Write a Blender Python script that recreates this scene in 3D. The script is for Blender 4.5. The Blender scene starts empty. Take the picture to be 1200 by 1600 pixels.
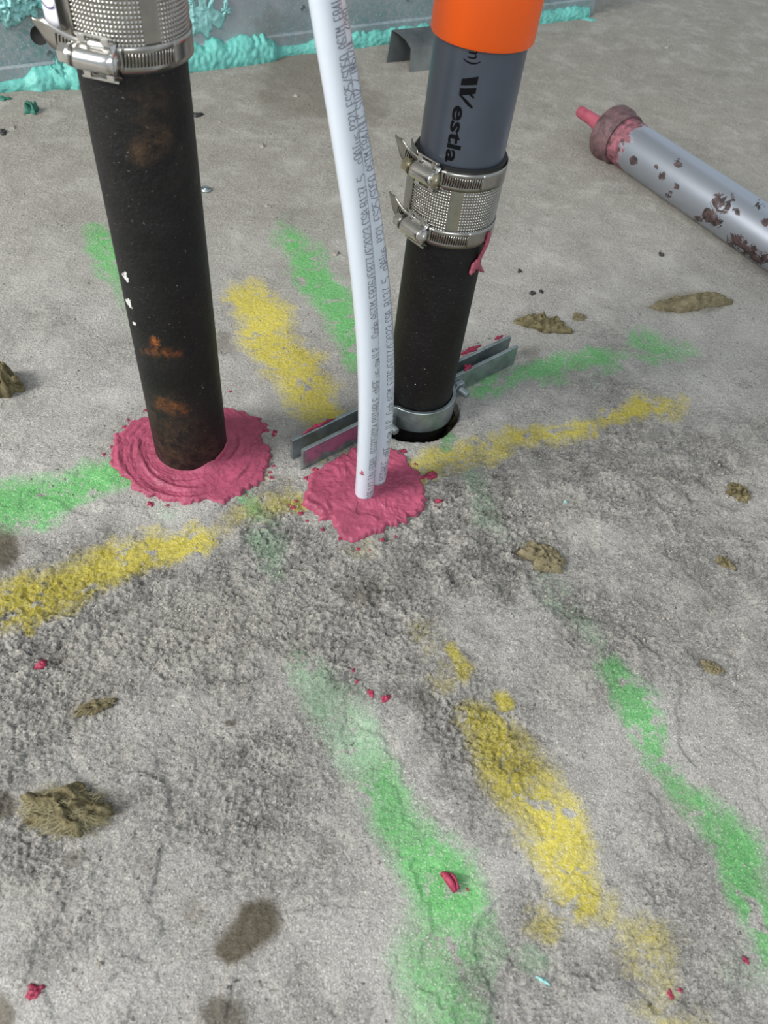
import bpy, bmesh, math, random
import numpy as np
from mathutils import Vector, Matrix
random.seed(7); rng = np.random.default_rng(7)
C = bpy.context.scene.collection
sc = bpy.context.scene

# ------------------------------------------------------------ camera
F, CX, CY, H = 1202.0, 600.0, 800.0, 0.485           # focal length in pixels of a 1200x1600 frame, lens height in metres
nd = np.array([462 - CX, 1808 - CY, F]); nd /= np.linalg.norm(nd)
fw = np.array([0, 0, 1.0]); Yc = fw - fw.dot(nd) * nd; Yc /= np.linalg.norm(Yc)
R = np.array([np.cross(Yc, -nd), Yc, -nd])
cam = bpy.data.objects.new('camera', bpy.data.cameras.new('camera')); C.objects.link(cam)
M = Matrix.Identity(4)
for i in range(3):
    M[i][0], M[i][1], M[i][2] = R[i][0], -R[i][1], -R[i][2]
M[2][3] = H
cam.matrix_world = M
cam.data.sensor_fit = 'VERTICAL'; cam.data.sensor_height = 24; cam.data.lens = 24 * F / 1600
cam.data.clip_start = .01; cam.data.clip_end = 50
sc.camera = cam
cam.data.dof.use_dof = True; cam.data.dof.focus_distance = .64; cam.data.dof.aperture_fstop = 9

# ------------------------------------------------------------ light
w = bpy.data.worlds.new('world'); sc.world = w; w.use_nodes = True
bgn = w.node_tree.nodes['Background']; bgn.inputs[0].default_value = (.80, .90, 1.0, 1); bgn.inputs[1].default_value = .72
def area(name, loc, target, size, sy, power, col):
    L = bpy.data.lights.new(name, 'AREA'); L.shape = 'RECTANGLE'; L.size = size; L.size_y = sy; L.energy = power; L.color = col
    o = bpy.data.objects.new(name, L); C.objects.link(o); o.location = loc
    o.rotation_euler = (Vector(target) - Vector(loc)).to_track_quat('-Z', 'Y').to_euler(); return o
area('window_daylight', (-2.4, -0.8, 1.9), (0.1, .6, 0), 1.3, 1.3, 165, (1.0, .985, .96))
area('fill_daylight', (0.9, -2.2, 2.2), (0.1, .6, 0), 1.8, 1.0, 40, (.96, .98, 1.0))  # added secondary area light, fills and varies the reflections
sc.view_settings.view_transform = 'Standard'; sc.view_settings.look = 'None'
sc.view_settings.gamma = 1; sc.view_settings.use_curve_mapping = False
sc.view_settings.exposure = -0.13

# ------------------------------------------------------------ helpers
def ray(x, y): return R @ np.array([x - CX, y - CY, F])
CAM = np.array([0, 0, H])
def at(x, y, z=0.0):                                  # pixel -> point on the plane at height z
    r = ray(x, y); return CAM + r * ((z - H) / r[2])
def proj(P):
    c = (np.asarray(P, float) - CAM) @ R; return np.stack([c[..., 0] / c[..., 2] * F + CX, c[..., 1] / c[..., 2] * F + CY], -1)
def on_plane(x, y, p0, n):
    r = ray(x, y); return CAM + r * (np.dot(np.asarray(p0) - CAM, n) / np.dot(r, n))
def srgb(r, g, b):
    f = lambda c: (c / 255 / 12.92) if c / 255 <= .04045 else ((c / 255 + .055) / 1.055) ** 2.4
    return (f(r), f(g), f(b), 1)
_perm = rng.permutation(4096)
_ang = rng.random(4096) * 2 * np.pi
def perlin(x, y, seed=0):
    xi = np.floor(x).astype(int); yi = np.floor(y).astype(int); xf = x - xi; yf = y - yi
    def gr(ix, iy, dx, dy):
        h = _ang[_perm[(_perm[(ix + seed * 131) & 4095] + iy) & 4095]]
        return np.cos(h) * dx + np.sin(h) * dy
    u = xf ** 3 * (xf * (xf * 6 - 15) + 10); v = yf ** 3 * (yf * (yf * 6 - 15) + 10)
    a = gr(xi, yi, xf, yf); b = gr(xi + 1, yi, xf - 1, yf); c = gr(xi, yi + 1, xf, yf - 1); d = gr(xi + 1, yi + 1, xf - 1, yf - 1)
    return (a + u * (b - a) + v * ((c + u * (d - c)) - (a + u * (b - a)))) * 1.5
def fbm(x, y, o=4, seed=0, gain=.5):
    s = 0; a = 1
    for i in range(o):
        s = s + a * perlin(x * 2 ** i, y * 2 ** i, seed + i); a *= gain
    return s
def sstep(a, b, x): t = np.clip((x - a) / (b - a), 0, 1); return t * t * (3 - 2 * t)

def mesh_obj(name, verts, faces, mat, parent=None, smooth=True, normals=False):
    me = bpy.data.meshes.new(name); me.from_pydata([tuple(map(float, v)) for v in verts], [], faces)
    return fin(name, me, mat, parent, smooth)
def fin(name, me, mat, parent=None, smooth=True, fix=True):
    if fix:
        bm = bmesh.new(); bm.from_mesh(me); bmesh.ops.recalc_face_normals(bm, faces=bm.faces[:]); bm.to_mesh(me); bm.free()
    if smooth: me.polygons.foreach_set('use_smooth', [True] * len(me.polygons))
    me.update()
    if mat: me.materials.append(mat)
    o = bpy.data.objects.new(name, me); C.objects.link(o)
    if parent: o.parent = parent
    return o
def tag(o, label, cat, group=None, kind=None):
    o['label'] = label; o['category'] = cat
    if group: o['group'] = group
    if kind: o['kind'] = kind
    return o
def thing(name, label, cat, loc=(0, 0, 0), group=None, rot=None):
    o = bpy.data.objects.new(name, None); C.objects.link(o); o.empty_display_size = .02
    o.location = [float(v) for v in loc]
    if rot is not None: o.rotation_mode = 'QUATERNION'; o.rotation_quaternion = rot
    return tag(o, label, cat, group)
def grid_faces(nu, nv, closed_u=False, off=0):
    f = []
    for i in range(nv - 1):
        for j in range(nu if closed_u else nu - 1):
            k = (j + 1) % nu
            f.append((off + i * nu + j, off + i * nu + k, off + (i + 1) * nu + k, off + (i + 1) * nu + j))
    return f
def lathe(name, prof, mat, parent=None, seg=64, smooth=True, sharp=35):      # prof = (r, z) pairs about local z
    v = []; n = len(prof)
    for r, z in prof:
        for j in range(seg):
            a = 2 * math.pi * j / seg; v.append((r * math.cos(a), r * math.sin(a), z))
    f = grid_faces(seg, n, True)
    o = mesh_obj(name, v, f, mat, parent, smooth)
    if sharp: sharpen(o, sharp)
    return o
def sharpen(o, deg=35):
    bm = bmesh.new(); bm.from_mesh(o.data)
    for e in bm.edges:
        if len(e.link_faces) == 2 and e.calc_face_angle(0) > math.radians(deg): e.smooth = False
    bm.to_mesh(o.data); bm.free()
def box_bm(bm, c, s, rot=None, bev=0):
    r = bmesh.ops.create_cube(bm, size=1); vs = r['verts']
    for q in vs: q.co = Vector((q.co.x * s[0], q.co.y * s[1], q.co.z * s[2]))
    if bev:
        es = list({e for q in vs for e in q.link_edges})
        rb = bmesh.ops.bevel(bm, geom=es, offset=bev, segments=2, affect='EDGES', profile=.6)
        vs = list({q for q in rb['verts']} | {q for q in vs if q.is_valid})
    for q in vs:
        if rot is not None: q.co = rot @ q.co
        q.co += Vector(c)
    return vs
def bm_obj(name, bm, mat, parent=None, smooth=False):
    me = bpy.data.meshes.new(name); bm.to_mesh(me); bm.free(); return fin(name, me, mat, parent, smooth)

# ------------------------------------------------------------ materials
def nt(name):
    m = bpy.data.materials.new(name); m.use_nodes = True; t = m.node_tree
    return m, t, t.nodes['Principled BSDF'], t.links
def node(t, typ, **kw):
    n = t.nodes.new(typ)
    for k, v in kw.items():
        if k in n.inputs.keys() if isinstance(k, str) else False: n.inputs[k].default_value = v
        else: setattr(n, k, v)
    return n
def noise(t, scale, detail=4, rough=.55, coord=None, dist=0):
    n = t.nodes.new('ShaderNodeTexNoise'); n.inputs['Scale'].default_value = scale; n.inputs['Detail'].default_value = detail
    n.inputs['Roughness'].default_value = rough; n.inputs['Distortion'].default_value = dist
    if coord: t.links.new(coord, n.inputs['Vector'])
    return n.outputs['Fac']
def ramp(t, src, a, b, ca=(0, 0, 0, 1), cb=(1, 1, 1, 1)):
    if a > b: a, b, ca, cb = b, a, cb, ca
    r = t.nodes.new('ShaderNodeValToRGB'); e = r.color_ramp.elements
    e[0].position = a; e[0].color = ca; e[1].position = b; e[1].color = cb; t.links.new(src, r.inputs[0]); return r.outputs[0]
def mixc(t, fac, a, b, mode='MIX'):
    m = t.nodes.new('ShaderNodeMix'); m.data_type = 'RGBA'; m.blend_type = mode
    for s, v in ((m.inputs[0], fac), (m.inputs[6], a), (m.inputs[7], b)):
        if hasattr(v, 'links') or isinstance(v, bpy.types.NodeSocket): t.links.new(v, s)
        else: s.default_value = v
    return m.outputs[2]
def mth(t, op, a, b=None, clamp=False):
    m = t.nodes.new('ShaderNodeMath'); m.operation = op; m.use_clamp = clamp
    for s, v in ((m.inputs[0], a), (m.inputs[1], b)):
        if v is None: continue
        if isinstance(v, bpy.types.NodeSocket): t.links.new(v, s)
        else: s.default_value = v
    return m.outputs[0]
def attr(t, name):
    a = t.nodes.new('ShaderNodeAttribute'); a.attribute_name = name; return a.outputs['Fac']
def bump(t, h, strength, dist, normal=None):
    b = t.nodes.new('ShaderNodeBump'); b.inputs['Strength'].default_value = strength; b.inputs['Distance'].default_value = dist
    t.links.new(h, b.inputs['Height'])
    if normal: t.links.new(normal, b.inputs['Normal'])
    return b.outputs[0]
def objco(t): return t.nodes.new('ShaderNodeTexCoord').outputs['Object']
def simple(name, col, rough=.5, metal=0, nscale=0, namp=.15, bscale=0, bstr=.2, bdist=.0005, **kw):
    m, t, p, l = nt(name); co = objco(t)
    p.inputs['Roughness'].default_value = rough; p.inputs['Metallic'].default_value = metal
    if nscale:
        c2 = tuple(max(0, v * (1 - namp * 2)) for v in col[:3]) + (1,)
        c3 = tuple(min(1, v * (1 + namp)) for v in col[:3]) + (1,)
        l.new(ramp(t, noise(t, nscale, 6, .6, co), .3, .7, c2, c3), p.inputs['Base Color'])
    else: p.inputs['Base Color'].default_value = col
    if bscale: l.new(bump(t, noise(t, bscale, 4, .6, co), bstr, bdist), p.inputs['Normal'])
    for k, v in kw.items(): p.inputs[k.replace('_', ' ')].default_value = v
    return m

m_steel = simple('stainless_steel', (.40, .385, .35, 1), .24, 1, 90, .10, 600, .15, .0001)
m_slot_shade = simple('painted_slot_shade', (.05, .05, .045, 1), .5, .8)  # near-black tone painting the shade inside the band slots
m_screw = simple('bright_screw_steel', (.60, .59, .56, 1), .2, 1, 200, .05)
m_screw_brass = simple('yellowish_screw_steel', (.50, .46, .33, 1), .28, 1, 200, .1)
m_galv = simple('zinc_plated_steel', (.33, .38, .39, 1), .42, .85, 60, .22, 500, .25, .0002)
m_sheet = simple('thin_sheet_steel', (.30, .32, .32, 1), .38, .9, 25, .2)
m_rubber = simple('black_rubber', (.012, .012, .013, 1), .6)
m_orange = simple('orange_plastic', srgb(240, 92, 6), .42, 0, 20, .03, 300, .1, .0002)
m_pvc = simple('dark_grey_pvc', srgb(70, 76, 86), .3, 0, 40, .06, 800, .05, .0001)
m_ink = simple('black_ink', (.003, .003, .004, 1), .7, Specular_IOR_Level=.15)
m_ink2 = simple('grey_tube_ink', srgb(92, 92, 100), .6)
m_pebble = simple('stone_chip', srgb(158, 153, 143), .95, 0, 40, .25, 900, .6, .0006)
m_darkchip = simple('black_chip', srgb(45, 44, 42), .6)
m_label = simple('white_sticker', srgb(232, 232, 240), .4)
m_purple = simple('purple_print', srgb(70, 60, 110), .5)

def putty_mat(name, col, spec=.35):
    m, t, p, l = nt(name); co = objco(t)
    c = ramp(t, noise(t, 35, 5, .6, co), .3, .72, tuple(v * .74 for v in col[:3]) + (1,), tuple(min(1, v * 1.22) for v in col[:3]) + (1,))
    pit = ramp(t, noise(t, 520, 2, .5, co), .68, .74)
    l.new(mixc(t, mth(t, 'MULTIPLY', pit, .55), c, tuple(v * .3 for v in col[:3]) + (1,)), p.inputs['Base Color'])
    n1 = bump(t, noise(t, 220, 5, .65, co, .4), .55, .0012); n2 = bump(t, noise(t, 60, 3, .5, co, 1.5), .5, .003, n1)
    l.new(n2, p.inputs['Normal']); p.inputs['Roughness'].default_value = .48; p.inputs['Specular IOR Level'].default_value = spec
    return m
m_pink = putty_mat('pink_firestop_putty', srgb(156, 72, 95))
m_pinkdark = putty_mat('dried_pink_putty', srgb(150, 48, 74))
m_teal = putty_mat('teal_sealant', srgb(106, 186, 174), .6)
m_tealpale = putty_mat('pale_teal_sealant', srgb(150, 206, 202), .5)
m_tealdark = putty_mat('dark_teal_crumb', srgb(52, 112, 94), .4)

def iron_mat(name, dust):
    m, t, p, l = nt(name); co = objco(t)
    base = ramp(t, noise(t, 26, 8, .65, co), .35, .75, srgb(8, 8, 9), srgb(27, 26, 26))
    br = mth(t, 'MULTIPLY', ramp(t, noise(t, 14, 7, .7, co, .6), .56, .74), dust)
    base = mixc(t, br, base, srgb(92, 78, 60))
    sp = mth(t, 'MULTIPLY', ramp(t, noise(t, 520, 3, .6, co), .66, .76), .38)
    base = mixc(t, sp, base, srgb(165, 160, 150))
    n3 = noise(t, 260, 4, .6, co)
    rust = mth(t, 'MULTIPLY', attr(t, 'rust'), ramp(t, noise(t, 170, 5, .7, co, .5), .40, .66))
    base = mixc(t, rust, base, srgb(158, 90, 40))
    wh = ramp(t, mth(t, 'MULTIPLY', attr(t, 'chip'), noise(t, 260, 4, .75, co)), .40, .47)
    base = mixc(t, wh, base, srgb(205, 205, 200))
    base = mixc(t, mth(t, 'MULTIPLY', attr(t, 'brown'), ramp(t, noise(t, 120, 6, .75, co, .4), .38, .68), True), base, srgb(112, 86, 60))
    l.new(base, p.inputs['Base Color']); p.inputs['Roughness'].default_value = .5; p.inputs['Specular IOR Level'].default_value = .32
    n1 = bump(t, noise(t, 330, 5, .7, co), .8, .0009); n2 = bump(t, noise(t, 60, 5, .65, co), .6, .0022, n1); l.new(n2, p.inputs['Normal'])
    return m
m_iron = iron_mat('black_coated_cast_iron', .22)
m_iron2 = iron_mat('plain_black_cast_iron', .1)

# translucent white tube
m_pex, t, p, l = nt('milky_white_tube_plastic')
p.inputs['Base Color'].default_value = srgb(200, 208, 219); p.inputs['Roughness'].default_value = .22
p.inputs['Subsurface Weight'].default_value = .6; p.inputs['Subsurface Radius'].default_value = (1, 1, 1.1); p.inputs['Subsurface Scale'].default_value = .006
p.inputs['Coat Weight'].default_value = .7; p.inputs['Coat Roughness'].default_value = .08

# silver paint with chips
m_silver, t, p, l = nt('chipped_silver_paint'); co = objco(t)
chipm = ramp(t, mth(t, 'ADD', noise(t, 58, 8, .74, co, 1.2), mth(t, 'MULTIPLY', attr(t, 'chip'), .34)), .605, .617)
pk = ramp(t, mth(t, 'ADD', mth(t, 'MULTIPLY', attr(t, 'pink'), .6), mth(t, 'MULTIPLY', noise(t, 90, 5, .6, co), .5)), .52, .6)
cb = mixc(t, chipm, srgb(172, 178, 188), ramp(t, noise(t, 120, 4, .6, co), .4, .6, srgb(34, 28, 28), srgb(84, 66, 64)))
cb = mixc(t, pk, cb, ramp(t, noise(t, 120, 4, .6, co), .35, .65, srgb(74, 52, 54), srgb(158, 96, 108)))
l.new(cb, p.inputs['Base Color'])
any_ = mth(t, 'MAXIMUM', chipm, pk)
l.new(mth(t, 'SUBTRACT', .8, mth(t, 'MULTIPLY', any_, .8)), p.inputs['Metallic'])
l.new(mth(t, 'ADD', .36, mth(t, 'MULTIPLY', any_, .3)), p.inputs['Roughness'])
l.new(bump(t, mth(t, 'SUBTRACT', 1, any_), .5, .0005), p.inputs['Normal'])

m_ring = simple('grimy_ring_metal', srgb(112, 86, 88), .6, .2, 70, .35, 200, .7, .0015)
m_nozzle = putty_mat('pink_smeared_nozzle', srgb(166, 82, 98))
# wool
def wool_mat(name, c1, c2):
    m, t, p, l = nt(name); co = objco(t)
    l.new(ramp(t, noise(t, 140, 5, .6, co, .5), .3, .7, c1, c2), p.inputs['Base Color'])
    p.inputs['Roughness'].default_value = .95; p.inputs['Specular IOR Level'].default_value = .1
    l.new(bump(t, noise(t, 420, 5, .7, co, 1.2), .9, .0016), p.inputs['Normal']); return m
m_wool = wool_mat('brown_mineral_wool', srgb(62, 56, 38), srgb(150, 139, 106))
m_wool2 = wool_mat('tan_mineral_wool', srgb(106, 98, 74), srgb(150, 139, 112))
m_wooldark = wool_mat('dark_packed_wool', srgb(58, 52, 38), srgb(122, 110, 82))
m_fibre = simple('wool_fibre', srgb(150, 142, 110), .9)

# concrete floor
m_floor, t, p, l = nt('worn_concrete'); co = objco(t)
A_r, A_g, A_y, A_d, A_p, A_h, A_gm, A_w = (attr(t, n) for n in ('rough', 'green', 'yellow', 'damp_shade', 'pale', 'relief', 'gtone', 'warm'))
nb = noise(t, 5, 6, .6, co); nm = noise(t, 38, 6, .65, co, .4); nf = noise(t, 360, 5, .72, co); ng = noise(t, 150, 6, .72, co, .3); nl = noise(t, 17, 5, .6, co, .3); ns2 = noise(t, 800, 3, .7, co)
base = ramp(t, nb, .3, .72, srgb(160, 156, 150), srgb(177, 174, 169))
base = mixc(t, mth(t, 'MULTIPLY', A_w, .9), base, srgb(150, 145, 133))
base = mixc(t, mth(t, 'MULTIPLY', ramp(t, nm, .52, .70), .45), base, srgb(193, 189, 183))
base = mixc(t, mth(t, 'MULTIPLY', ramp(t, nm, .46, .30), .30), base, srgb(126, 121, 114))
base = mixc(t, mth(t, 'MULTIPLY', ramp(t, nf, .54, .68), .5), base, srgb(206, 203, 195))
base = mixc(t, mth(t, 'MULTIPLY', ramp(t, nf, .46, .33), .6), base, srgb(101, 97, 89))
# crumbled parts: darker in the low spots, paler on the crests
base = mixc(t, mth(t, 'MULTIPLY', mth(t, 'MULTIPLY', A_r, ramp(t, A_h, .50, .66)), .8), base, srgb(222, 216, 205))
base = mixc(t, mth(t, 'MULTIPLY', mth(t, 'MULTIPLY', A_r, ramp(t, A_h, .42, .2)), .42), base, srgb(99, 94, 86))
base = mixc(t, mth(t, 'MULTIPLY', mth(t, 'MULTIPLY', A_p, ramp(t, ng, .30, .56)), .85), base, srgb(206, 200, 189))
ph = mth(t, 'MULTIPLY', ramp(t, noise(t, 210, 1, .4, co), .735, .76), .7)
base = mixc(t, ph, base, srgb(66, 63, 57))
base = mixc(t, mth(t, 'MULTIPLY', ramp(t, nl, .54, .66), .28), base, srgb(206, 202, 194))
base = mixc(t, mth(t, 'MULTIPLY', ramp(t, nl, .46, .34), .28), base, srgb(120, 114, 105))
base = mixc(t, mth(t, 'MULTIPLY', ramp(t, ns2, .55, .66), .7), base, srgb(232, 228, 220))
base = mixc(t, mth(t, 'MULTIPLY', ramp(t, ns2, .43, .32), mth(t, 'ADD', .45, mth(t, 'MULTIPLY', A_r, .35))), base, srgb(84, 80, 74))
# sprayed paint, broken by the relief
def spray(Am, k, lo, hi, bare):
    s = mth(t, 'ADD', Am, mth(t, 'MULTIPLY', mth(t, 'SUBTRACT', ng, .5), k))
    s = mth(t, 'ADD', s, mth(t, 'MULTIPLY', mth(t, 'SUBTRACT', nm, .5), k * 1.5))
    s = mth(t, 'ADD', s, mth(t, 'MULTIPLY', mth(t, 'SUBTRACT', nl, .5), k * 1.2))
    s = mth(t, 'ADD', s, mth(t, 'MULTIPLY', mth(t, 'SUBTRACT', nf, .5), k * .8))
    return mth(t, 'MULTIPLY', mth(t, 'MULTIPLY', ramp(t, s, lo, hi), ramp(t, bare, .64, .55)), mth(t, 'MULTIPLY', ramp(t, Am, .02, .22), ramp(t, ns2, .68, .56)))
bare1 = noise(t, 52, 5, .62, co, .8); bare2 = noise(t, 47, 5, .62, co, .6)
ycol = ramp(t, nf, .3, .7, srgb(186, 166, 40), srgb(236, 222, 92))
base = mixc(t, mth(t, 'MULTIPLY', spray(A_y, .8, .02, .80, bare1), .90), base, ycol)
gcol = mixc(t, A_gm, ramp(t, nf, .3, .7, srgb(124, 168, 128), srgb(170, 204, 168)), ramp(t, nf, .3, .7, srgb(70, 156, 80), srgb(120, 206, 116)))
base = mixc(t, mth(t, 'MULTIPLY', spray(A_g, .75, .02, .84, bare2), .88), base, gcol)
base = mixc(t, mth(t, 'MULTIPLY', mth(t, 'MULTIPLY', A_r, ramp(t, A_h, .40, .2)), .35), base, srgb(96, 90, 80))
base = mixc(t, mth(t, 'MULTIPLY', ramp(t, ns2, .40, .30), .35), base, srgb(80, 78, 68))
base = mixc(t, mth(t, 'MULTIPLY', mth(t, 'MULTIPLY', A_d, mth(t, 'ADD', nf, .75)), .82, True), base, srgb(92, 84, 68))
l.new(base, p.inputs['Base Color'])
p.inputs['Roughness'].default_value = .93; p.inputs['Specular IOR Level'].default_value = .22
str_r = mth(t, 'ADD', .45, mth(t, 'MULTIPLY', A_r, .65), True)
def bump2(h, sock, dist, normal=None):
    o = bump(t, h, 1, dist, normal); l.new(sock, o.node.inputs['Strength']); return o
b1 = bump2(ns2, str_r, .0026)
b2 = bump2(noise(t, 260, 6, .72, co, .3), str_r, .0078, b1)
b3 = bump2(nm, str_r, .006, b2)
l.new(b3, p.inputs['Normal'])

# wall steel
m_wall, t, p, l = nt('dusty_galvanised_track'); co = objco(t)
c0 = ramp(t, noise(t, 9, 6, .6, co), .35, .7, srgb(138, 146, 152), srgb(178, 180, 182))
c0 = mixc(t, mth(t, 'MULTIPLY', ramp(t, noise(t, 6, 5, .6, co, .5), .55, .66), .5), c0, srgb(122, 108, 98))
film = mth(t, 'MULTIPLY', mth(t, 'MULTIPLY', attr(t, 'film'), ramp(t, noise(t, 160, 4, .7, co), .36, .62)), .8)
c0 = mixc(t, film, c0, srgb(96, 142, 140))
c0 = mixc(t, mth(t, 'MULTIPLY', ramp(t, noise(t, 420, 2, .6, co), .62, .7), mth(t, 'ADD', mth(t, 'MULTIPLY', attr(t, 'film'), .6), .2)), c0, srgb(200, 224, 222))
l.new(c0, p.inputs['Base Color']); p.inputs['Metallic'].default_value = .15; p.inputs['Roughness'].default_value = .5
l.new(bump(t, noise(t, 300, 4, .6, co), .4, .0008), p.inputs['Normal'])
m_dry = simple('grey_board', srgb(150, 148, 142), .9, 0, 8, .1, 200, .2, .001)

# ------------------------------------------------------------ placement of the main things
LP0 = at(300, 703); LP1 = at(210, 115, .302)
RP0 = at(650, 637); RP1 = at(749, 80, .303)
PR = .030
HOLE_C = at(648, 643); HOLE_R = .0368
PA0 = at(568.5, 777); PB0 = at(586.5, 757)

# ------------------------------------------------------------ floor
def seg_dist(P, pts, soft=.2):
    """distance from P to a polyline whose points carry (x, y, half-width, strength) -> soft mask"""
    best = np.zeros(len(P))
    for a, b in zip(pts[:-1], pts[1:]):
        a = np.array(a, float); b = np.array(b, float); d = b[:2] - a[:2]
        tt = np.clip(((P - a[:2]) @ d) / (d @ d + 1e-9), 0, 1)
        q = a[:2] + tt[:, None] * d; r = np.hypot(*(P - q).T); wd = a[2] + tt * (b[2] - a[2]); s = a[3] + tt * (b[3] - a[3])
        best = np.maximum(best, s * (1 - sstep(soft, 1.40, r / wd)))
    return best
def strokes(P, L, soft=.2):
    m = np.zeros(len(P))
    for s in L:
        if len(s) == 1: s = [s[0], (s[0][0] + 1, s[0][1] + 1, s[0][2], s[0][3])]
        m = np.maximum(m, seg_dist(P, s, soft))
    return m
GREEN = [
    [(-60, 812, 46, .95), (60, 782, 42, .95), (130, 757, 34, .9), (205, 742, 28, .9)],
    [(150, 372, 26, .75), (172, 405, 30, .75), (205, 450, 30, .6), (215, 500, 26, .3)],
    [(452, 372, 32, .85), (490, 420, 36, .95), (530, 480, 36, .95), (562, 560, 28, .85)],
    [(735, 607, 22, .7), (800, 586, 20, .7), (850, 580, 26, .95), (930, 563, 22, .8), (980, 560, 14, .4)],
    [(1010, 535, 28, .75), (1040, 550, 24, .75), (1085, 558, 14, .4)],
    [(395, 800, 22, .5), (420, 860, 34, .5), (430, 890, 26, .4)],
    [(375, 790, 14, .6)], [(700, 690, 14, .6)], [(745, 745, 20, .55), (765, 800, 30, .45), (785, 830, 22, .3)],
    [(600, 690, 20, .35)],
    [(475, 1040, 36, .5), (530, 1120, 52, .6), (580, 1210, 46, .72), (630, 1290, 52, .9), (690, 1370, 66, .98), (700, 1440, 70, .8), (690, 1530, 70, .72), (710, 1640, 80, .68)],
    [(840, 900, 28, .2), (880, 950, 22, .35), (945, 1020, 24, .25)],
    [(965, 1050, 26, .8), (1000, 1110, 32, .9), (1022, 1170, 22, .85), (1045, 1220, 22, .6), (1100, 1265, 28, .7), (1145, 1320, 36, .95), (1175, 1400, 40, .95), (1215, 1470, 50, .85)],
    [(905, 640, 18, .12)], [(820, 1500, 30, .35)], [(1170, 1500, 60, .2)], [(250, 800, 20, .15)], [(760, 1480, 40, .3)],
]
GTONE = [
    [(-60, 812, 70, 1), (200, 742, 60, 1)], [(150, 372, 60, 1), (210, 450, 60, .9)], [(452, 372, 60, 1), (562, 560, 60, 1)],
    [(735, 607, 60, .9), (1085, 550, 60, .9)], [(600, 1230, 60, .8), (700, 1400, 110, 1), (720, 1640, 130, .7)],
    [(965, 1050, 60, .9), (1022, 1170, 60, .9), (1145, 1320, 70, 1), (1215, 1480, 80, .9)], [(375, 790, 30, 1)], [(700, 690, 30, 1)],
]
YELLOW = [
    [(-60, 975, 42, .95), (50, 938, 42, 1), (150, 890, 40, 1), (235, 858, 32, 1), (290, 845, 24, .8), (335, 848, 18, .55)],
    [(45, 985, 14, .7)], [(340, 835, 16, .3), (400, 805, 20, .5), (460, 788, 22, .75)],
    [(388, 470, 34, .85), (420, 520, 44, .9), (455, 575, 44, .85), (500, 630, 38, .85), (520, 665, 26, .8)],
    [(640, 735, 18, .8)], [(660, 725, 22, .6), (740, 708, 24, .6), (830, 684, 22, .65), (920, 665, 20, .65)], [(950, 650, 18, .6), (1000, 638, 28, .95), (1055, 640, 22, .6)],
    [(705, 1018, 14, .85), (728, 1052, 17, .85)], [(778, 1088, 16, 1)], [(655, 990, 30, .2), (690, 1060, 30, .25)],
    [(735, 1118, 30, .75), (790, 1180, 54, .82), (840, 1250, 60, .8), (880, 1330, 58, .8), (905, 1400, 50, .7)],
    [(850, 1440, 36, .5)], [(950, 1420, 34, .4)], [(1010, 1490, 60, .42)], [(1020, 1540, 50, .35)], [(560, 850, 30, .2)], [(550, 720, 26, .75)],
    [(500, 700, 18, .5)], [(430, 760, 30, .25)], [(1060, 1600, 50, .25)],
]
ROUGH = [
    [(-60, 1020, 150, .8), (300, 960, 120, 1), (600, 920, 130, 1), (760, 820, 130, 1), (900, 760, 110, .8), (1120, 720, 110, .75), (1260, 680, 90, .6)],
    [(-60, 900, 60, .5), (100, 960, 90, .8)], [(620, 1000, 150, .9), (720, 1120, 110, .75), (780, 1250, 90, .55)],
    [(-40, 1200, 200, .6), (300, 1200, 240, .55), (500, 1300, 150, .4)], [(60, 1330, 120, .7)], [(90, 1450, 90, .6)], [(1000, 900, 260, .5)],
    [(430, 880, 120, .95)], [(820, 1480, 120, .55)], [(950, 1420, 120, .45)], [(700, 660, 60, .45)], [(370, 720, 60, .45)],
    [(100, 520, 160, .22)], [(440, 540, 90, .25)], [(950, 600, 150, .25)], [(1100, 1500, 150, .35)],
]
DAMP_SHADE = [  # damp and stain marks, plus some shade painted into the floor colour
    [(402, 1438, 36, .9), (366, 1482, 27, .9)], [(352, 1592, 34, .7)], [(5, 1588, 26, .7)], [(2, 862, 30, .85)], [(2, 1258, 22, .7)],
    [(352, 537, 16, .45)], [(118, 1335, 14, .4)], [(470, 128, 60, .45), (530, 138, 40, .4)], [(570, 165, 30, .35)], [(360, 545, 14, .3)],  # first and last: shade wedge beside the tall pipe, painted in
    [(355, 1133, 7, .8)], [(175, 1266, 26, .35)], [(30, 845, 14, .25)], [(455, 620, 60, .10)], [(825, 545, 16, .35)], [(820, 856, 16, .5)],  # also painted shade right of the shaggy tuft and behind the tall pipe
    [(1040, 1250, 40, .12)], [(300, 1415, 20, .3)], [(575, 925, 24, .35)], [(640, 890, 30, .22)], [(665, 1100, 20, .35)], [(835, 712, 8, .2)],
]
PALE = [
    [(150, 1010, 50, .8), (300, 985, 60, .9), (400, 960, 50, .8), (480, 1000, 60, .7)], [(700, 660, 30, .7)], [(880, 800, 60, .7), (940, 830, 30, .7)],
    [(150, 1080, 60, .6)], [(330, 1075, 40, .6)], [(590, 855, 40, .7)], [(520, 900, 50, .5)], [(760, 790, 40, .4)], [(1000, 740, 50, .4)],
    [(420, 420, 20, .1)], [(600, 1040, 40, .5)], [(900, 1060, 60, .45)], [(60, 1400, 60, .4)], [(900, 1450, 60, .4)], [(190, 1360, 40, .4)],
]
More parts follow.
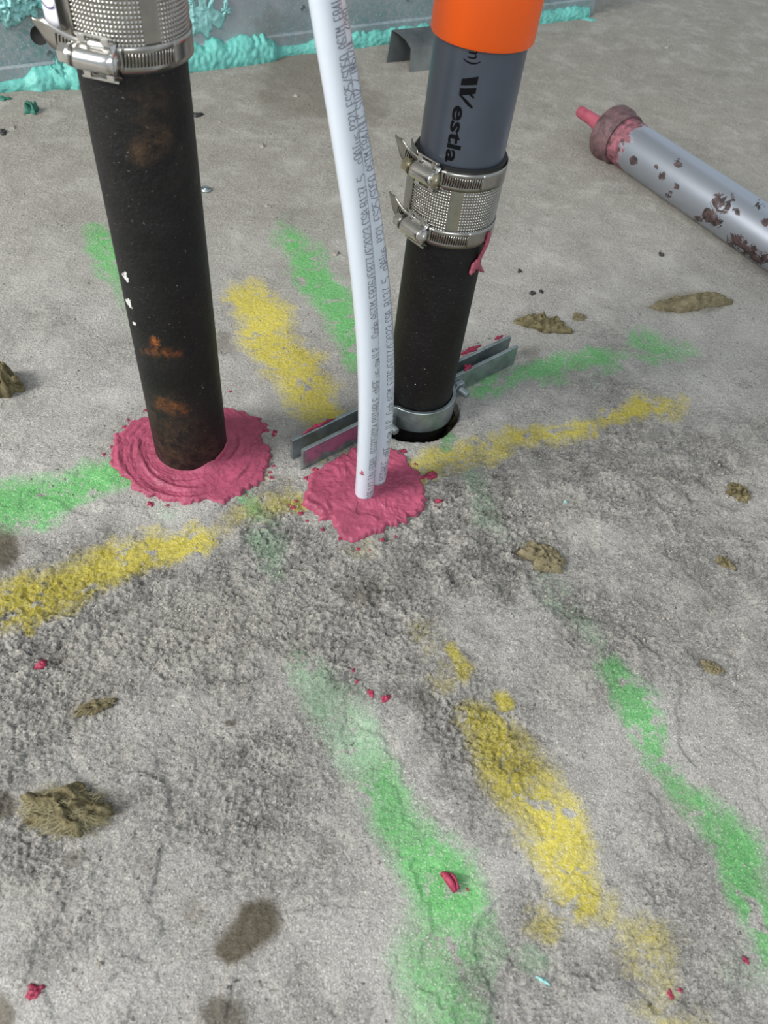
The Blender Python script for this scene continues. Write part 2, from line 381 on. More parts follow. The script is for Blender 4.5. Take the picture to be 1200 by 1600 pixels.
def relief(x, y, rough):
    """crumbled concrete: returns relief signal and height"""
    wx = x + .004 * perlin(x * 60, y * 60, 40); wy = y + .004 * perlin(x * 60, y * 60, 50)
    f1 = fbm(wx * 55, wy * 55, 4, 1, .6)
    rid = 1 - np.abs(fbm(wx * 95, wy * 95, 3, 11, .6)) * 1.8
    f2 = fbm(x * 290, y * 290, 3, 21, .75)
    big = fbm(x * 12, y * 12, 3, 31)
    s = f1 * .50 + rid * .16 + f2 * .50 - .10
    h = (s * .0025) * (.08 + rough ** 1.3) + big * .0012 * (.35 + rough)
    return s, h
vs_ = np.arange(-170, 1790, 2.1)
th0 = math.atan2(R[1][2], -R[2][2])                   # view direction's angle from straight down
ang = th0 - np.arctan((vs_ - CY) / F)
ang = ang[(ang < math.radians(81)) & (ang > math.radians(-14))][::-1]
yrow = H * np.tan(ang)
yrow = np.concatenate([[-3, -2, -1.2, -.6, -.3], yrow, [3.4, 4, 5]]); yrow = np.unique(yrow)
us = np.concatenate([[-9, -4, -2.2, -1.3, -.9], np.arange(-.66, .6601, .00225), [.9, 1.3, 2.2, 4, 9]])
dep = np.maximum(yrow * math.sin(th0) + H * math.cos(th0), .33)
XX = us[None, :] * dep[:, None]; YY = np.repeat(yrow[:, None], len(us), 1)
XX = XX + 0.0
x = XX.ravel(); y = YY.ravel(); n_f = len(x)
dz = np.maximum(y * R[1][2] - H * R[2][2] + x * R[0][2], .05)
cxp = (x * R[0][0] + y * R[1][0] - H * R[2][0]); cyp = (x * R[0][1] + y * R[1][1] - H * R[2][1])
P = np.stack([cxp / dz * F + CX, cyp / dz * F + CY], 1)
wob = np.stack([fbm(x * 14, y * 14, 4, 60), fbm(x * 14, y * 14, 4, 70)], 1) * 14 + np.stack([fbm(x * 60, y * 60, 3, 61), fbm(x * 60, y * 60, 3, 71)], 1) * 7
Pw = P + wob
rough = np.clip(strokes(Pw + wob, ROUGH) + .08 + .42 * fbm(x * 11, y * 11, 4, 80), .03, 1)
rough *= .35 + .65 * sstep(380, 720, P[:, 1])
sig, hh = relief(x, y, rough)
# chips along the trowelled surface and long low steps
step = fbm(x * 6, y * 6, 4, 90); hh += .0016 * sstep(.0, .06, step) * sstep(600, 800, P[:, 1])
step2 = fbm(x * 17 + 3, y * 17, 4, 95); hh += .0010 * sstep(.05, .10, step2) * sstep(500, 800, P[:, 1])
# small mounds of spilled cement on the smooth part
# the sleeve holes
def hole(c, r, depth, edge=.004, seed=3):
    a = np.arctan2(y - c[1], x - c[0]); d = np.hypot(x - c[0], y - c[1])
    rr = r * (1 + .035 * np.sin(a * 3 + 1) + .03 * np.sin(a * 5)); return -depth * (1 - sstep(0, edge, d - rr))
near = sstep(.10, .05, np.hypot(x - HOLE_C[0], y - HOLE_C[1]))
hh = hh * (1 - .5 * near) + hole(HOLE_C, HOLE_R, .09) + hole(LP0, .034, .09) + hole((PA0 + PB0) / 2, .022, .09)
me = bpy.data.meshes.new('floor')
nv_, nu_ = XX.shape
vi = np.arange(n_f).reshape(nv_, nu_)
q = np.stack([vi[:-1, :-1], vi[:-1, 1:], vi[1:, 1:], vi[1:, :-1]], -1).reshape(-1, 4)
me.vertices.add(n_f); me.vertices.foreach_set('co', np.stack([x, y, hh], 1).ravel())
me.loops.add(q.size); me.loops.foreach_set('vertex_index', q.ravel())
me.polygons.add(len(q)); me.polygons.foreach_set('loop_start', np.arange(0, q.size, 4)); me.update(calc_edges=True)
def put(me, name, arr):
    a = me.attributes.new(name, 'FLOAT', 'POINT'); a.data.foreach_set('value', np.asarray(arr, np.float32))
put(me, 'rough', rough); put(me, 'green', strokes(Pw, GREEN)); put(me, 'gtone', strokes(Pw, GTONE)); put(me, 'yellow', strokes(Pw, YELLOW))
put(me, 'damp_shade', strokes(P + wob * .9, DAMP_SHADE, .7)); put(me, 'pale', strokes(Pw + wob, PALE)); put(me, 'relief', np.clip(.5 + sig * .45, 0, 1))
put(me, 'warm', 1 - sstep(150, 620, P[:, 1]))
floor = fin('floor', me, m_floor, None, True, fix=False); floor['kind'] = 'structure'
def fz(px, py):                                       # floor height near a point
    i = np.argmin((x - px) ** 2 + (y - py) ** 2); return float(hh[i])

# ------------------------------------------------------------ wall with steel track
WA = at(0, 140); WB = at(905, 24); wd_ = (WB - WA) / np.linalg.norm(WB - WA)
wn = np.array([wd_[1], -wd_[0], 0.0])                 # towards the camera
WL = float(np.linalg.norm(WB - WA))
def wallpt(s, z, out=0): return WA + wd_ * s + np.array([0, 0, z]) + wn * out
hp = on_plane(62, 55, WA, wn); hs, hz = float(np.dot(hp - WA, wd_)), float(hp[2])
# flange sheet with a round hole
bm = bmesh.new()
S0, S1, ZT, HR = -.6, WL + .03, .24, .0125
cir = [bm.verts.new(wallpt(hs + HR * math.cos(a), hz + HR * math.sin(a))) for a in np.linspace(0, 2 * math.pi, 32, endpoint=False)]
sqs = []
for k in range(32):
    a = 2 * math.pi * k / 32; c_, s_ = math.cos(a), math.sin(a); m_ = max(abs(c_), abs(s_)); sqs.append(bm.verts.new(wallpt(hs + .03 * c_ / m_, hz + .03 * s_ / m_)))
for k in range(32): bm.faces.new((cir[k], cir[(k + 1) % 32], sqs[(k + 1) % 32], sqs[k]))
def cells(ss, zs, skip):
    for i in range(len(ss) - 1):
        for j in range(len(zs) - 1):
            if skip(i, j): continue
            bm.faces.new([bm.verts.new(wallpt(a, b)) for a, b in ((ss[i], zs[j]), (ss[i + 1], zs[j]), (ss[i + 1], zs[j + 1]), (ss[i], zs[j + 1]))])
ss = list(np.linspace(S0, hs - .03, 20)) + [hs + .03] + list(np.linspace(hs + .03, S1, 90))[1:]
zs = list(np.linspace(.0, hz - .03, 6)) + list(np.linspace(hz + .03, ZT, 8))
cells(ss, zs, lambda i, j: i == 19 and j == 5)
bmesh.ops.remove_doubles(bm, verts=bm.verts[:], dist=.0004)
wl = bm_obj('wall_back', bm, m_wall, None, False); wl['kind'] = 'structure'
vv = np.array([v.co[:] for v in wl.data.vertices]); pv = proj(vv)
film = strokes(pv, [[(-40, 70, 60, 1), (60, 60, 70, 1), (110, 40, 50, .9)], [(420, 30, 50, .6), (560, 20, 60, .9), (700, 10, 60, .8), (900, 5, 60, .8)], [(340, 60, 30, .3)]])
put(wl.data, 'film', film)
md = wl.modifiers.new('thick', 'SOLIDIFY'); md.thickness = .0012; md.offset = 0
# lower lip of the track, proud of the sheet
lip = []
for s in np.linspace(S0, S1, 60):
    for z_, o_ in ((.0, .0045), (.026, .0045), (.0285, .003), (.0288, .0008)):
        lip.append(wallpt(s, z_, o_ + .0006 * math.sin(s * 9)))
lp = mesh_obj('track_lip', lip, grid_faces(4, 60), m_wall, wl, False)
vv = np.array([v.co[:] for v in lp.data.vertices]); put(lp.data, 'film', strokes(proj(vv), [[(-40, 120, 60, .5), (500, 60, 60, .5), (900, 20, 60, .9)]]))
# boarding above and behind
bd = []
for z_, o_ in ((.0, -.035), (2.4, -.035), (2.4, -.09), (0, -.09)): bd += [wallpt(S0 - 1.5, z_, o_), wallpt(S1, z_, o_)]
b_ = mesh_obj('board_panel', bd, [(0, 1, 3, 2), (2, 3, 5, 4), (4, 5, 7, 6), (1, 7, 5, 3), (0, 2, 4, 6)], m_dry, wl, False)
ub = mesh_obj('board_face', [wallpt(S0 - 1.5, .24, -.002), wallpt(S1, .24, -.002), wallpt(S1, 2.4, -.002), wallpt(S0 - 1.5, 2.4, -.002), wallpt(S0 - 1.5, .24, -.03), wallpt(S1, .24, -.03), wallpt(S1, 2.4, -.03), wallpt(S0 - 1.5, 2.4, -.03)],
              [(0, 1, 2, 3), (4, 5, 6, 7), (0, 1, 5, 4), (1, 2, 6, 5), (2, 3, 7, 6), (3, 0, 4, 7)], m_dry, wl, False)
# track end return at the right
er = [wallpt(S1, 0, 0), wallpt(S1, .24, 0), wallpt(S1, .24, -.035), wallpt(S1, 0, -.035)]
eo = mesh_obj('track_end', er, [(0, 1, 2, 3)], m_wall, wl, False); put(eo.data, 'film', [.8] * 4)
md = eo.modifiers.new('thick', 'SOLIDIFY'); md.thickness = .0015
# screws in the track
for k, (sx, sy) in enumerate([(77, 83), (473, 12), (638, -2)]):
    c_ = on_plane(sx, sy, WA, wn)
    o = lathe('screw_head', [(.0, .0028), (.0016, .0028), (.0018, .0016), (.0036, .0022), (.0042, .0008), (.0042, 0)], m_galv, wl, 20)
    o.matrix_world = Matrix.Translation(Vector(c_ + wn * .0006)) @ Vector(wn).to_track_quat('Z', 'Y').to_matrix().to_4x4()

# teal bead along the track; cross-section swept in world space
ns, nk = 900, 16
sv = np.linspace(S0, WL + .012, ns)
pxs = proj(np.array([wallpt(s, .0, .01) for s in sv]))[:, 0]
rad = .0105 + .0015 * perlin(sv * 30, sv * 0 + .5, 3)
def bulge(a, b, soft): return sstep(a - soft, a, pxs) * (1 - sstep(b, b + soft, pxs))
bb = bulge(120, 418, 25); rad = rad + .0145 * bb + .011 * bulge(60, 110, 20) + .0050 * bulge(500, 660, 20) + .0055 * bulge(800, 890, 50)
lobes = np.abs(np.sin(sv * 105 + 3.2 * perlin(sv * 22, sv * 0 + 2.5, 5)))
ridge = (bb + bulge(525, 700, 15) + .6 * bulge(820, 940, 30))
verts = []
for i, s in enumerate(sv):
    for k in range(nk):
        a = math.pi * .5 * k / (nk - 1) * 1.12 - .06
        rr = rad[i] * (1 + (.30 * lobes[i] - .15) * ridge[i] * sstep(.35, .9, k / (nk - 1)) + .12 * float(perlin(np.array([s * 130.]), np.array([k * .7]), 8)[0]))
        sl = s + .004 * math.sin(a) * ridge[i]
        verts.append(wallpt(sl, max(-.001, rr * math.sin(a) * 1.15) + (.0 if k else -.001), .003 + rr * math.cos(a) * .95))
bead = mesh_obj('sealant_bead', verts, grid_faces(nk, ns), m_teal)
tag(bead, 'long ridged teal sealant bead along the foot of the steel track', 'sealant')

# ------------------------------------------------------------ lumps
def blob(name, c, size, thick, mat, parent=None, seg=28, rings=8, seed=0, outline=None, rag=.18, lump=.25, rotz=0, nrm=None, udir=None, fine=1.0):
    """an irregular low lump with its own outline, standing on a surface"""
    u = np.array([math.cos(rotz), math.sin(rotz), 0]) if udir is None else np.asarray(udir); n = np.array([0, 0, 1.0]) if nrm is None else np.asarray(nrm)
    v = np.cross(n, u); vs = [np.zeros(3) + n * thick]; f = []
    for i in range(1, rings + 1):
        t_ = i / rings
        for j in range(seg):
            a = 2 * math.pi * j / seg
            pr = max(.25, 1 + rag * float(fbm(np.array([math.cos(a) * 1.3 + seed * 3.1]), np.array([math.sin(a) * 1.3 + seed]), 3, seed, .5)[0]))
            if outline is not None: pr *= float(np.interp(a, np.linspace(0, 2 * math.pi, len(outline) + 1), list(outline) + [outline[0]]))
            px_, py_ = math.cos(a) * t_ * pr * size[0], math.sin(a) * t_ * pr * size[1]
            hgt = thick * (1 - t_ ** 3) ** .6 * (1 + lump * 2 * float(fbm(np.array([px_ / max(size) * 2.5 * fine + seed]), np.array([py_ / max(size) * 2.5 * fine]), 3, seed + 5)[0]))
            if i == rings: hgt = -thick * .12
            vs.append(u * px_ + v * py_ + n * hgt)
    f += [(0, 1 + j, 1 + (j + 1) % seg) for j in range(seg)]
    for i in range(rings - 1):
        o_ = 1 + i * seg
        f += [(o_ + j, o_ + seg + j, o_ + seg + (j + 1) % seg, o_ + (j + 1) % seg) for j in range(seg)]
    f.append(tuple(1 + (rings - 1) * seg + j for j in range(seg)))
    o = mesh_obj(name, vs, f, mat, parent); o.location = [float(q) for q in c]; return o

# putty patches round the pipes
def putty(name, outline_px, centre, r_in, hfun, label, seed, seg=340, rings=64):
    pts = np.array([at(*q) for q in outline_px])[:, :2] - centre[:2]
    an = np.arctan2(pts[:, 1], pts[:, 0]); rr = np.hypot(*pts.T); o_ = np.argsort(an); an, rr = an[o_], rr[o_]
    a = np.linspace(-np.pi, np.pi, seg, endpoint=False)
    ro = np.interp(a, an, rr, period=2 * np.pi)
    rag = fbm(np.cos(a) * 3.2 + 9, np.sin(a) * 3.2 + seed, 5, seed, .72)
    ro = ro * (1 + .055 * rag) + .0030 * fbm(np.cos(a) * 6, np.sin(a) * 6, 4, seed + 2, .55)
    T = np.linspace(0, 1, rings)[:, None]
    rad = r_in + (ro[None] - r_in) * T
    X = rad * np.cos(a); Y = rad * np.sin(a)
    Z = hfun(rad, T, a[None] + 0 * T, X, Y)
    fl = relief(X + centre[0], Y + centre[1], np.full_like(X, .5))[1]
    edge = sstep(1.0, .93, T)
    Z = (Z + .0016) * (.25 + .75 * edge) + fl * (1 - edge * .75) + .0009 * edge
    Z[-1] = -.0025
    V = np.stack([X, Y, Z], -1).reshape(-1, 3)
    if r_in == 0: V[:seg, 2] = V[:seg, 2].mean()
    o = mesh_obj(name, V, grid_faces(seg, rings, True), m_pink); o.location = (float(centre[0]), float(centre[1]), 0)
    tag(o, label, 'sealant'); return o
def h1(r, T, a, X, Y):
    d = r - .030
    spiral = fbm(r * 260 + 1.2 * np.sin(a), a * 1.6, 3, 4, .6)
    h = .0020 * np.exp(-d / .010) + .0014 * np.exp(-d / .05) + .0007 * spiral * sstep(0, .01, d)
    for rc, am, wdt, a0, aw in ((.046, .0020, .0022, -2.0, 1.5), (.055, .0016, .0018, -1.2, 1.1), (.040, .0014, .002, -.3, 1.2), (.062, .0014, .002, -2.6, .8)):
        da = np.abs((a - a0 + np.pi) % (2 * np.pi) - np.pi); rcc = rc + .003 * np.sin(a * 2.3 + a0)
        h += am * np.exp(-((r - rcc) / wdt) ** 2) * sstep(aw, aw * .5, da)
    lip = np.exp(-((a + .75) / .35) ** 2) * np.exp(-np.abs(d) / .0022) * .006
    return h + lip + .0004 * fbm(X * 150, Y * 150, 3, 6) 
o = putty('firestop_sealant', [(232, 652), (203, 664), (176, 690), (169, 712), (190, 742), (215, 772), (270, 789), (330, 786), (392, 764), (414, 745), (421, 716), (411, 690), (413, 664), (385, 648), (352, 640), (300, 638), (262, 642)],
          LP0, .0285, h1, 'round pink putty collar at the foot of the taller black pipe', 3)
Cb = (PA0 + PB0) / 2
def h2(r, T, a, X, Y):
    ro_ = r
    h = .0022 * np.exp(-r / .03) + .0014
    px_, py_ = X + Cb[0], Y + Cb[1]
    # trowel strokes
    s = X * .8 + Y * .6; h = h + .0009 * fbm(s * 70 + 1.5 * fbm(X * 30, Y * 30, 2, 77), (Y - X) * 26, 4, 14, .6) + .0007 * sstep(.0, .05, fbm(X * 34, Y * 34, 2, 55))
    for c in (PA0, PB0):
        d = np.hypot(px_ - c[0], py_ - c[1]); h = h + .0012 * np.exp(-np.maximum(d - .008, 0) / .003) - .0035 * sstep(.008, .006, d)
    return h + .0005 * fbm(X * 160, Y * 160, 3, 16)
putty('firestop_sealant', [(555, 701), (590, 700), (628, 711), (650, 735), (662, 772), (663, 800), (640, 810), (602, 828), (577, 843), (550, 850), (520, 826), (486, 800), (469, 770), (490, 745), (525, 718)],
      Cb, 0.0, h2, 'flat angular pink putty patch round the two white tubes', 9, 260, 60)
# specks thrown off the two patches
def speck(px, py, s, label, group, mat=m_pinkdark, th=None, asp=1., rot=None, name='sealant_speck', seed=None):
    P_ = at(px, py); d = np.linalg.norm(P_ - CAM); r = s * d / F
    seed = seed or int(px * 7 + py) % 500
    z = fz(P_[0], P_[1]) if True else 0
    o = blob(name, (P_[0], P_[1], z - .0002), (r, r * asp), th or r * .45, mat, None, 18, 5, seed, rag=.7, lump=.5, rotz=rot if rot is not None else random.random() * 3)
    return tag(o, label, 'sealant' if 'sealant' in name else 'debris', group)
for q in [(175, 700, 2), (163, 712, 3), (195, 668, 3.5), (200, 656, 2.5), (227, 641, 3), (425, 748, 4), (428, 728, 3), (430, 675, 4.5), (416, 672, 4), (428, 680, 3), (398, 662, 3), (236, 790, 5.5), (262, 792, 3), (422, 738, 3), (385, 776, 3), (360, 612, 2.5), (406, 655, 3)]:
    speck(*q, 'small pink putty speck round the edge of the round putty collar', 'putty specks round the collar')
for q in [(493, 735, 5), (478, 748, 4.5), (462, 782, 3), (458, 793, 4), (470, 803, 4), (480, 815, 3.5), (503, 828, 4), (530, 843, 3.5), (560, 858, 4), (597, 845, 3.5), (618, 838, 3), (656, 758, 4), (649, 726, 3), (680, 792, 2.5), (452, 788, 2), (577, 860, 2)]:
    speck(*q, 'small pink putty speck round the edge of the angular putty patch', 'putty specks round the patch')
speck(672, 745, 12, 'red-pink putty crumb on the right of the angular patch', None, asp=.6, rot=.6, name='sealant_crumb')
speck(630, 706, 5, 'small pink putty blob between the angular patch and the pipe hole', None, name='sealant_crumb')
speck(686, 785, 8, 'ragged pink crumb lowest on the right of the angular patch', None, asp=.5, name='sealant_crumb')
speck(66, 1040, 9, 'dark pink crumb on rough grey concrete at the left edge', None, asp=.8, name='sealant_crumb')
speck(578, 1084, 8, 'left half of the broken dark pink crumb on rough concrete', None, asp=.55, rot=2.2, name='sealant_crumb')
speck(603, 1091, 10, 'right half of the broken dark pink crumb on rough concrete', None, asp=.6, rot=.2, name='sealant_crumb')
speck(550, 1049, 4, 'pale pink speck beside the mint paint, upper of two', None, name='sealant_crumb')
speck(558, 1067, 3.5, 'dark red speck beside the mint paint, lower of two', None, name='sealant_crumb')
speck(56, 1551, 10, 'round pink crumb in the lower left corner', None, name='sealant_crumb')
speck(1047, 1554, 6, 'dark red crumb near the bottom right', None, asp=.7, name='sealant_crumb')
speck(1062, 1547, 3.5, 'tiny red crumb beside the dark red crumb at the bottom right', None, name='sealant_crumb')
speck(1164, 1502, 4.5, 'tiny red crumb near the green paint in the lower right corner', None, name='sealant_crumb')
speck(729, 1390, 4, 'tiny dark red crumb on green paint right of the pink sliver', None, asp=.4, name='sealant_crumb')
for grp, cpt, nm_ in (('putty specks round the collar', (298, 712), 'the round putty collar'), ('putty specks round the patch', (565, 775), 'the angular putty patch')):
    S_ = [o for o in C.objects if o.get('group') == grp]; D_ = {}
    for o in S_:
        q_ = proj(np.array(o.location[:])); dx, dy = q_[0] - cpt[0], (q_[1] - cpt[1]) * 1.25; k_ = int(round(math.degrees(math.atan2(-dy, dx)) / 45)) % 8
        D_.setdefault(k_, []).append((math.hypot(dx, dy), o))
    for k_, L_ in D_.items():
        L_.sort(key=lambda e: e[0]); dn_ = ['right', 'upper right', 'back', 'upper left', 'left', 'lower left', 'front', 'lower right'][k_]
        for i_, (_, o) in enumerate(L_):
            pos = '' if len(L_) == 1 else ', ' + ('closest to it' if i_ == 0 else 'farthest out' if i_ == len(L_) - 1 else ['', 'second out', 'third out', 'fourth out', 'fifth out', 'sixth out', 'seventh out'][i_])
            o['label'] = 'pink speck off the %s edge of %s%s' % (dn_, nm_, pos)
# pink sliver on green paint: a folded strip
P0, P1 = at(690, 1367), at(711, 1394); dv = P1 - P0; L_ = np.linalg.norm(dv[:2]); dv = dv / L_; pv_ = np.array([-dv[1], dv[0], 0]); sl = []
for i in range(15):
    t_ = i / 14; wd2 = .0028 * math.sin(math.pi * (.12 + .8 * t_)) ** .6
    for k in range(7):
        u_ = k / 6 - .5; sl.append(P0 + dv * L_ * t_ + pv_ * (u_ * 2 * wd2 + .0014 * math.sin(t_ * 3)) + np.array([0, 0, .0016 + .0028 * math.sin(t_ * 3.1) + .0014 * math.cos(u_ * 9 + t_ * 3)]))
o = mesh_obj('sealant_sliver', sl, grid_faces(7, 15), m_pinkdark); o.location.z = fz(P0[0], P0[1]); md = o.modifiers.new('t', 'SOLIDIFY'); md.thickness = .0012
tag(o, 'folded dark pink putty sliver lying on bright green paint', 'sealant')

# teal lumps on the wall and floor
def wall_smear(px, py, sx, sy, th, label, seed, mat=m_tealpale, rag=.6):
    c = on_plane(px, py, WA, wn); d = np.linalg.norm(c - CAM); r = d / F
    o = blob('sealant_smear', c + wn * .0012, (sx * r, sy * r * 1.6), th, mat, None, 44, 10, seed, rag=rag, lump=.32, nrm=wn, udir=wd_, fine=1.6)
    return tag(o, label, 'sealant')
wall_smear(10, 6, 20, 14, .012, 'pale teal sealant lobe on the track, at the top left corner', 2)
wall_smear(42, 8, 15, 9, .008, 'pale teal sealant flake left of the clamp label', 5)
wall_smear(78, 8, 13, 9, .008, 'bubbly teal sealant clump just left of the white sticker', 11, m_teal)
wall_smear(322, 18, 15, 15, .003, 'largest pale teal smear on the track right of the banded pipe', 21, rag=1.0)
wall_smear(303, 30, 7, 10, .003, 'narrow pale teal smear touching the banded pipe', 25, rag=1.)
wall_smear(351, 15, 7, 5, .003, 'small pale teal smear rightmost on the bare track', 31, rag=1.)
wall_smear(298, 2, 6, 5, .003, 'small pale teal smear above the narrow smear', 33, rag=1.)
c = at(97, 130); o = blob('sealant_lump', (c[0], c[1], .0), (.034, .02), .024, m_teal, None, 60, 16, 17, rag=.4, lump=.38, fine=2); tag(o, 'crumbly teal sealant lump on the bead beside the tall black pipe', 'sealant')
speck(50, 174, 10, 'dark teal sealant crumb on the floor left of the black pipe', None, m_tealdark, .009, .75, name='sealant_crumb')
speck(3, 155, 10, 'dark teal sealant flake at the left edge below the bead', None, m_tealdark, .003, .5, 0, name='sealant_crumb')
speck(915, 30, 13, 'thin teal sealant flake on the floor at the right end of the bead', None, m_teal, .002, .35, -.1, name='sealant_crumb')
speck(884, 283 + 640 - 140, 3, 'tiny teal fleck on the rough concrete right of centre', None, m_tealpale, name='sealant_crumb')
P0 = at(845, 1531); o = blob('sealant_crumb', (P0[0] + .001, P0[1], fz(P0[0], P0[1])), (.0034, .0014), .0016, m_tealpale, None, 24, 6, 8, rag=.9, rotz=-.3); tag(o, 'curled pale cyan fleck near the bottom right of centre', 'sealant')

# pebbles and chips
for q in [(525, 396, 7, 'round grey pebble between the green stroke and the white tubes', m_pebble), (410, 229, 6, 'pale stone chip midway between the tall pipe and tubes', m_pebble),
          (463, 150, 5, 'pale stone chip on the floor near the brown stain', m_pebble), (344, 191, 3.5, 'small white chip beside the black chip', m_pebble),
          (361, 358, 3, 'slim pale grain above the green stroke', m_pebble), (418, 322, 5, 'low grey chip above the green stroke', m_pebble),
          (308, 181, 7, 'flat black chip just right of the tall black pipe', m_darkchip), (1041, 74, 5, 'pale stone chip right of the orange cap', m_pebble),
          (846, 456, 4.5, 'dark pebble above the brown wool tuft', m_darkchip), (832, 458, 6, 'black grit lump above the brown wool tuft', m_darkchip),
          (812, 424, 5, 'dark grit lump right of the clamped coupling', m_darkchip), (157, 1508, 5, 'small white-sided stone above the lower left pink crumb', m_pebble),
          (20, 200, 5, 'grey stone chip left of the dark teal crumb', m_pebble), (5, 208, 7, 'dark grit cluster at the left edge under the bead', m_darkchip), (1033, 398, 6, 'dark grit streak below the silver barrel', m_darkchip)]:
    speck(q[0], q[1], q[2], q[3], None, q[4], None, .75, name='stone_chip')
# fixing washer just showing at the pipe's edge
c = at(322, 297); o = lathe('round_rivet', [(0, .0024), (.0022, .0024), (.003, .0014), (.0042, .0012), (.0058, .0020), (.0068, .0006), (.0068, -.001)], m_galv, None, 28); o.location = (float(c[0]), float(c[1]), fz(c[0], c[1]) + .0008)
tag(o, 'small round metal cap on the floor right of the tall black pipe', 'rivet')

# scattered grit
bm = bmesh.new(); bmesh.ops.create_icosphere(bm, subdivisions=1, radius=1)
ico_v = np.array([v.co[:] for v in bm.verts]); ico_f = np.array([[v.index for v in f.verts] for f in bm.faces]); bm.free()
NG = 5200; gxp = rng.uniform(-40, 1240, NG); gyp = rng.uniform(20, 1620, NG)
gyp[1300:] = np.minimum(1600, rng.normal(980, 190, NG - 1300) - .12 * (gxp[1300:] - 500))
gp = np.array([at(a_, b_) for a_, b_ in zip(gxp, gyp)]); gd_ = np.linalg.norm(gp - CAM, axis=1)
ok = (gyp > 172 - gxp * .14) & (np.hypot(*(gp - HOLE_C)[:, :2].T) > .05) & (np.hypot(*(gp - LP0)[:, :2].T) > .075) & (np.hypot(*(gp - Cb)[:, :2].T) > .06)
gr_ = np.where(np.arange(NG) < 1300, rng.uniform(.5, 1.5, NG) ** 1.3, rng.uniform(.9, 1.9, NG) ** 1.5) * gd_ / F
gp, gr_ = gp[ok], gr_[ok]; gh = relief(gp[:, 0], gp[:, 1], np.full(len(gp), .5))[1]
GV = ico_v[None] * gr_[:, None, None] * rng.uniform(.6, 1.35, (len(gp), 12, 3)) * [1, 1, .7] + np.stack([gp[:, 0], gp[:, 1], gh], 1)[:, None]
GF = (ico_f[None] + np.arange(len(gp))[:, None, None] * 12).reshape(-1, 3)
me = bpy.data.meshes.new('grit'); me.from_pydata(GV.reshape(-1, 3).tolist(), [], GF.tolist())
g = fin('grit', me, m_pebble, None, True, fix=False); tag(g, 'fine pale grit scattered over the concrete', 'grit', None, 'stuff')

# ------------------------------------------------------------ mineral wool
def wool(px, py, sx, sy, rot, th, label, seed, mat=m_wool, fib=160, outline=None, grp=None, flen=1.0):
    c = at(px, py); d = np.linalg.norm(c - CAM) / F; sx *= d; sy *= d * 1.25
    t_ = thing('mineral_wool_tuft', label, 'mineral wool', (c[0], c[1], fz(c[0], c[1]) - .0005), grp)
    b = blob('wool_body', (0, 0, 0), (sx, sy), th, mat, t_, 64, 22, seed, rag=.42, lump=.30, rotz=rot, outline=outline, fine=1.5)
    r_ = random.Random(seed); vs = []; fs = []
    ca, sa = math.cos(rot), math.sin(rot)
    for k in range(fib):
        a = r_.random() * 6.283; rr = math.sqrt(r_.random()) * 1.02; bx_, by_ = math.cos(a) * rr * sx, math.sin(a) * rr * sy
        z = th * max(.05, (1 - min(rr, 1) ** 3) ** .6) * r_.uniform(.7, 1.03); L = r_.uniform(.25, .7) * sx * flen
        da = r_.gauss(0, .55); n_ = 6; wdt = r_.uniform(.00007, .00018); pts = []
        for i in range(n_):
            u = i / (n_ - 1) - .5; cu = .25 * math.sin(u * 3 + k)
            pts.append((bx_ + math.cos(da) * u * L, by_ + math.sin(da) * u * L + cu * L * .3, z - abs(u) * th * .25 + .0006 * math.sin(u * 9 + k)))
        o_ = len(vs)
        for (X_, Y_, Z_) in pts:
            X2, Y2 = X_ * ca - Y_ * sa, X_ * sa + Y_ * ca
            nx, ny = -math.sin(da + rot) * wdt, math.cos(da + rot) * wdt
            vs += [(X2 + nx, Y2 + ny, max(Z_, .0003)), (X2 - nx, Y2 - ny, max(Z_, .0003) + .0001)]
        fs += [(o_ + 2 * i, o_ + 2 * i + 1, o_ + 2 * i + 3, o_ + 2 * i + 2) for i in range(n_ - 1)]
    fo = mesh_obj('wool_fibres', vs, fs, m_fibre, t_); fo['kind'] = 'stuff'; return t_
wool(105, 1270, 56, 23, .0, .011, 'largest shaggy olive-brown wool tuft, lower left on rough concrete', 3, fib=900, flen=1.0)
wool(2, 606, 30, 20, .2, .02, 'rounded brown wool lump at the left edge, above the green stroke', 4, fib=120)
wool(850, 508, 40, 14, -.12, .008, 'crumpled brown wool tuft beyond the pipe clamp', 6, fib=220)
wool(905, 496, 12, 7, .3, .003, 'thin wisp of wool right of the crumpled tuft', 16, m_wool2, 90)
wool(1080, 474, 62, 18, .42, .008, 'long flat tan wool strip below the silver barrel', 8, m_wool2, 300, outline=[1, .95, .8, .75, .8, .95, 1, .9, .75, .85])
wool(850, 873, 37, 19, -.4, .008, 'folded tan wool tuft right of centre on rough concrete', 10, m_wool2, 160)
wool(1155, 772, 15, 14, .4, .006, 'round brown wool tuft at the right edge', 12, fib=90)
wool(1132, 882, 9, 10, .8, .003, 'tiny squarish wool tuft below the round one', 13, fib=50)
wool(148, 1107, 28, 8, .5, .0035, 'slim brown wool sliver above the shaggy tuft', 14, fib=120)
wool(1110, 1045, 15, 7, -.4, .0035, 'small tan wool flake left of the right edge, mid height', 15, m_wool2, 70)

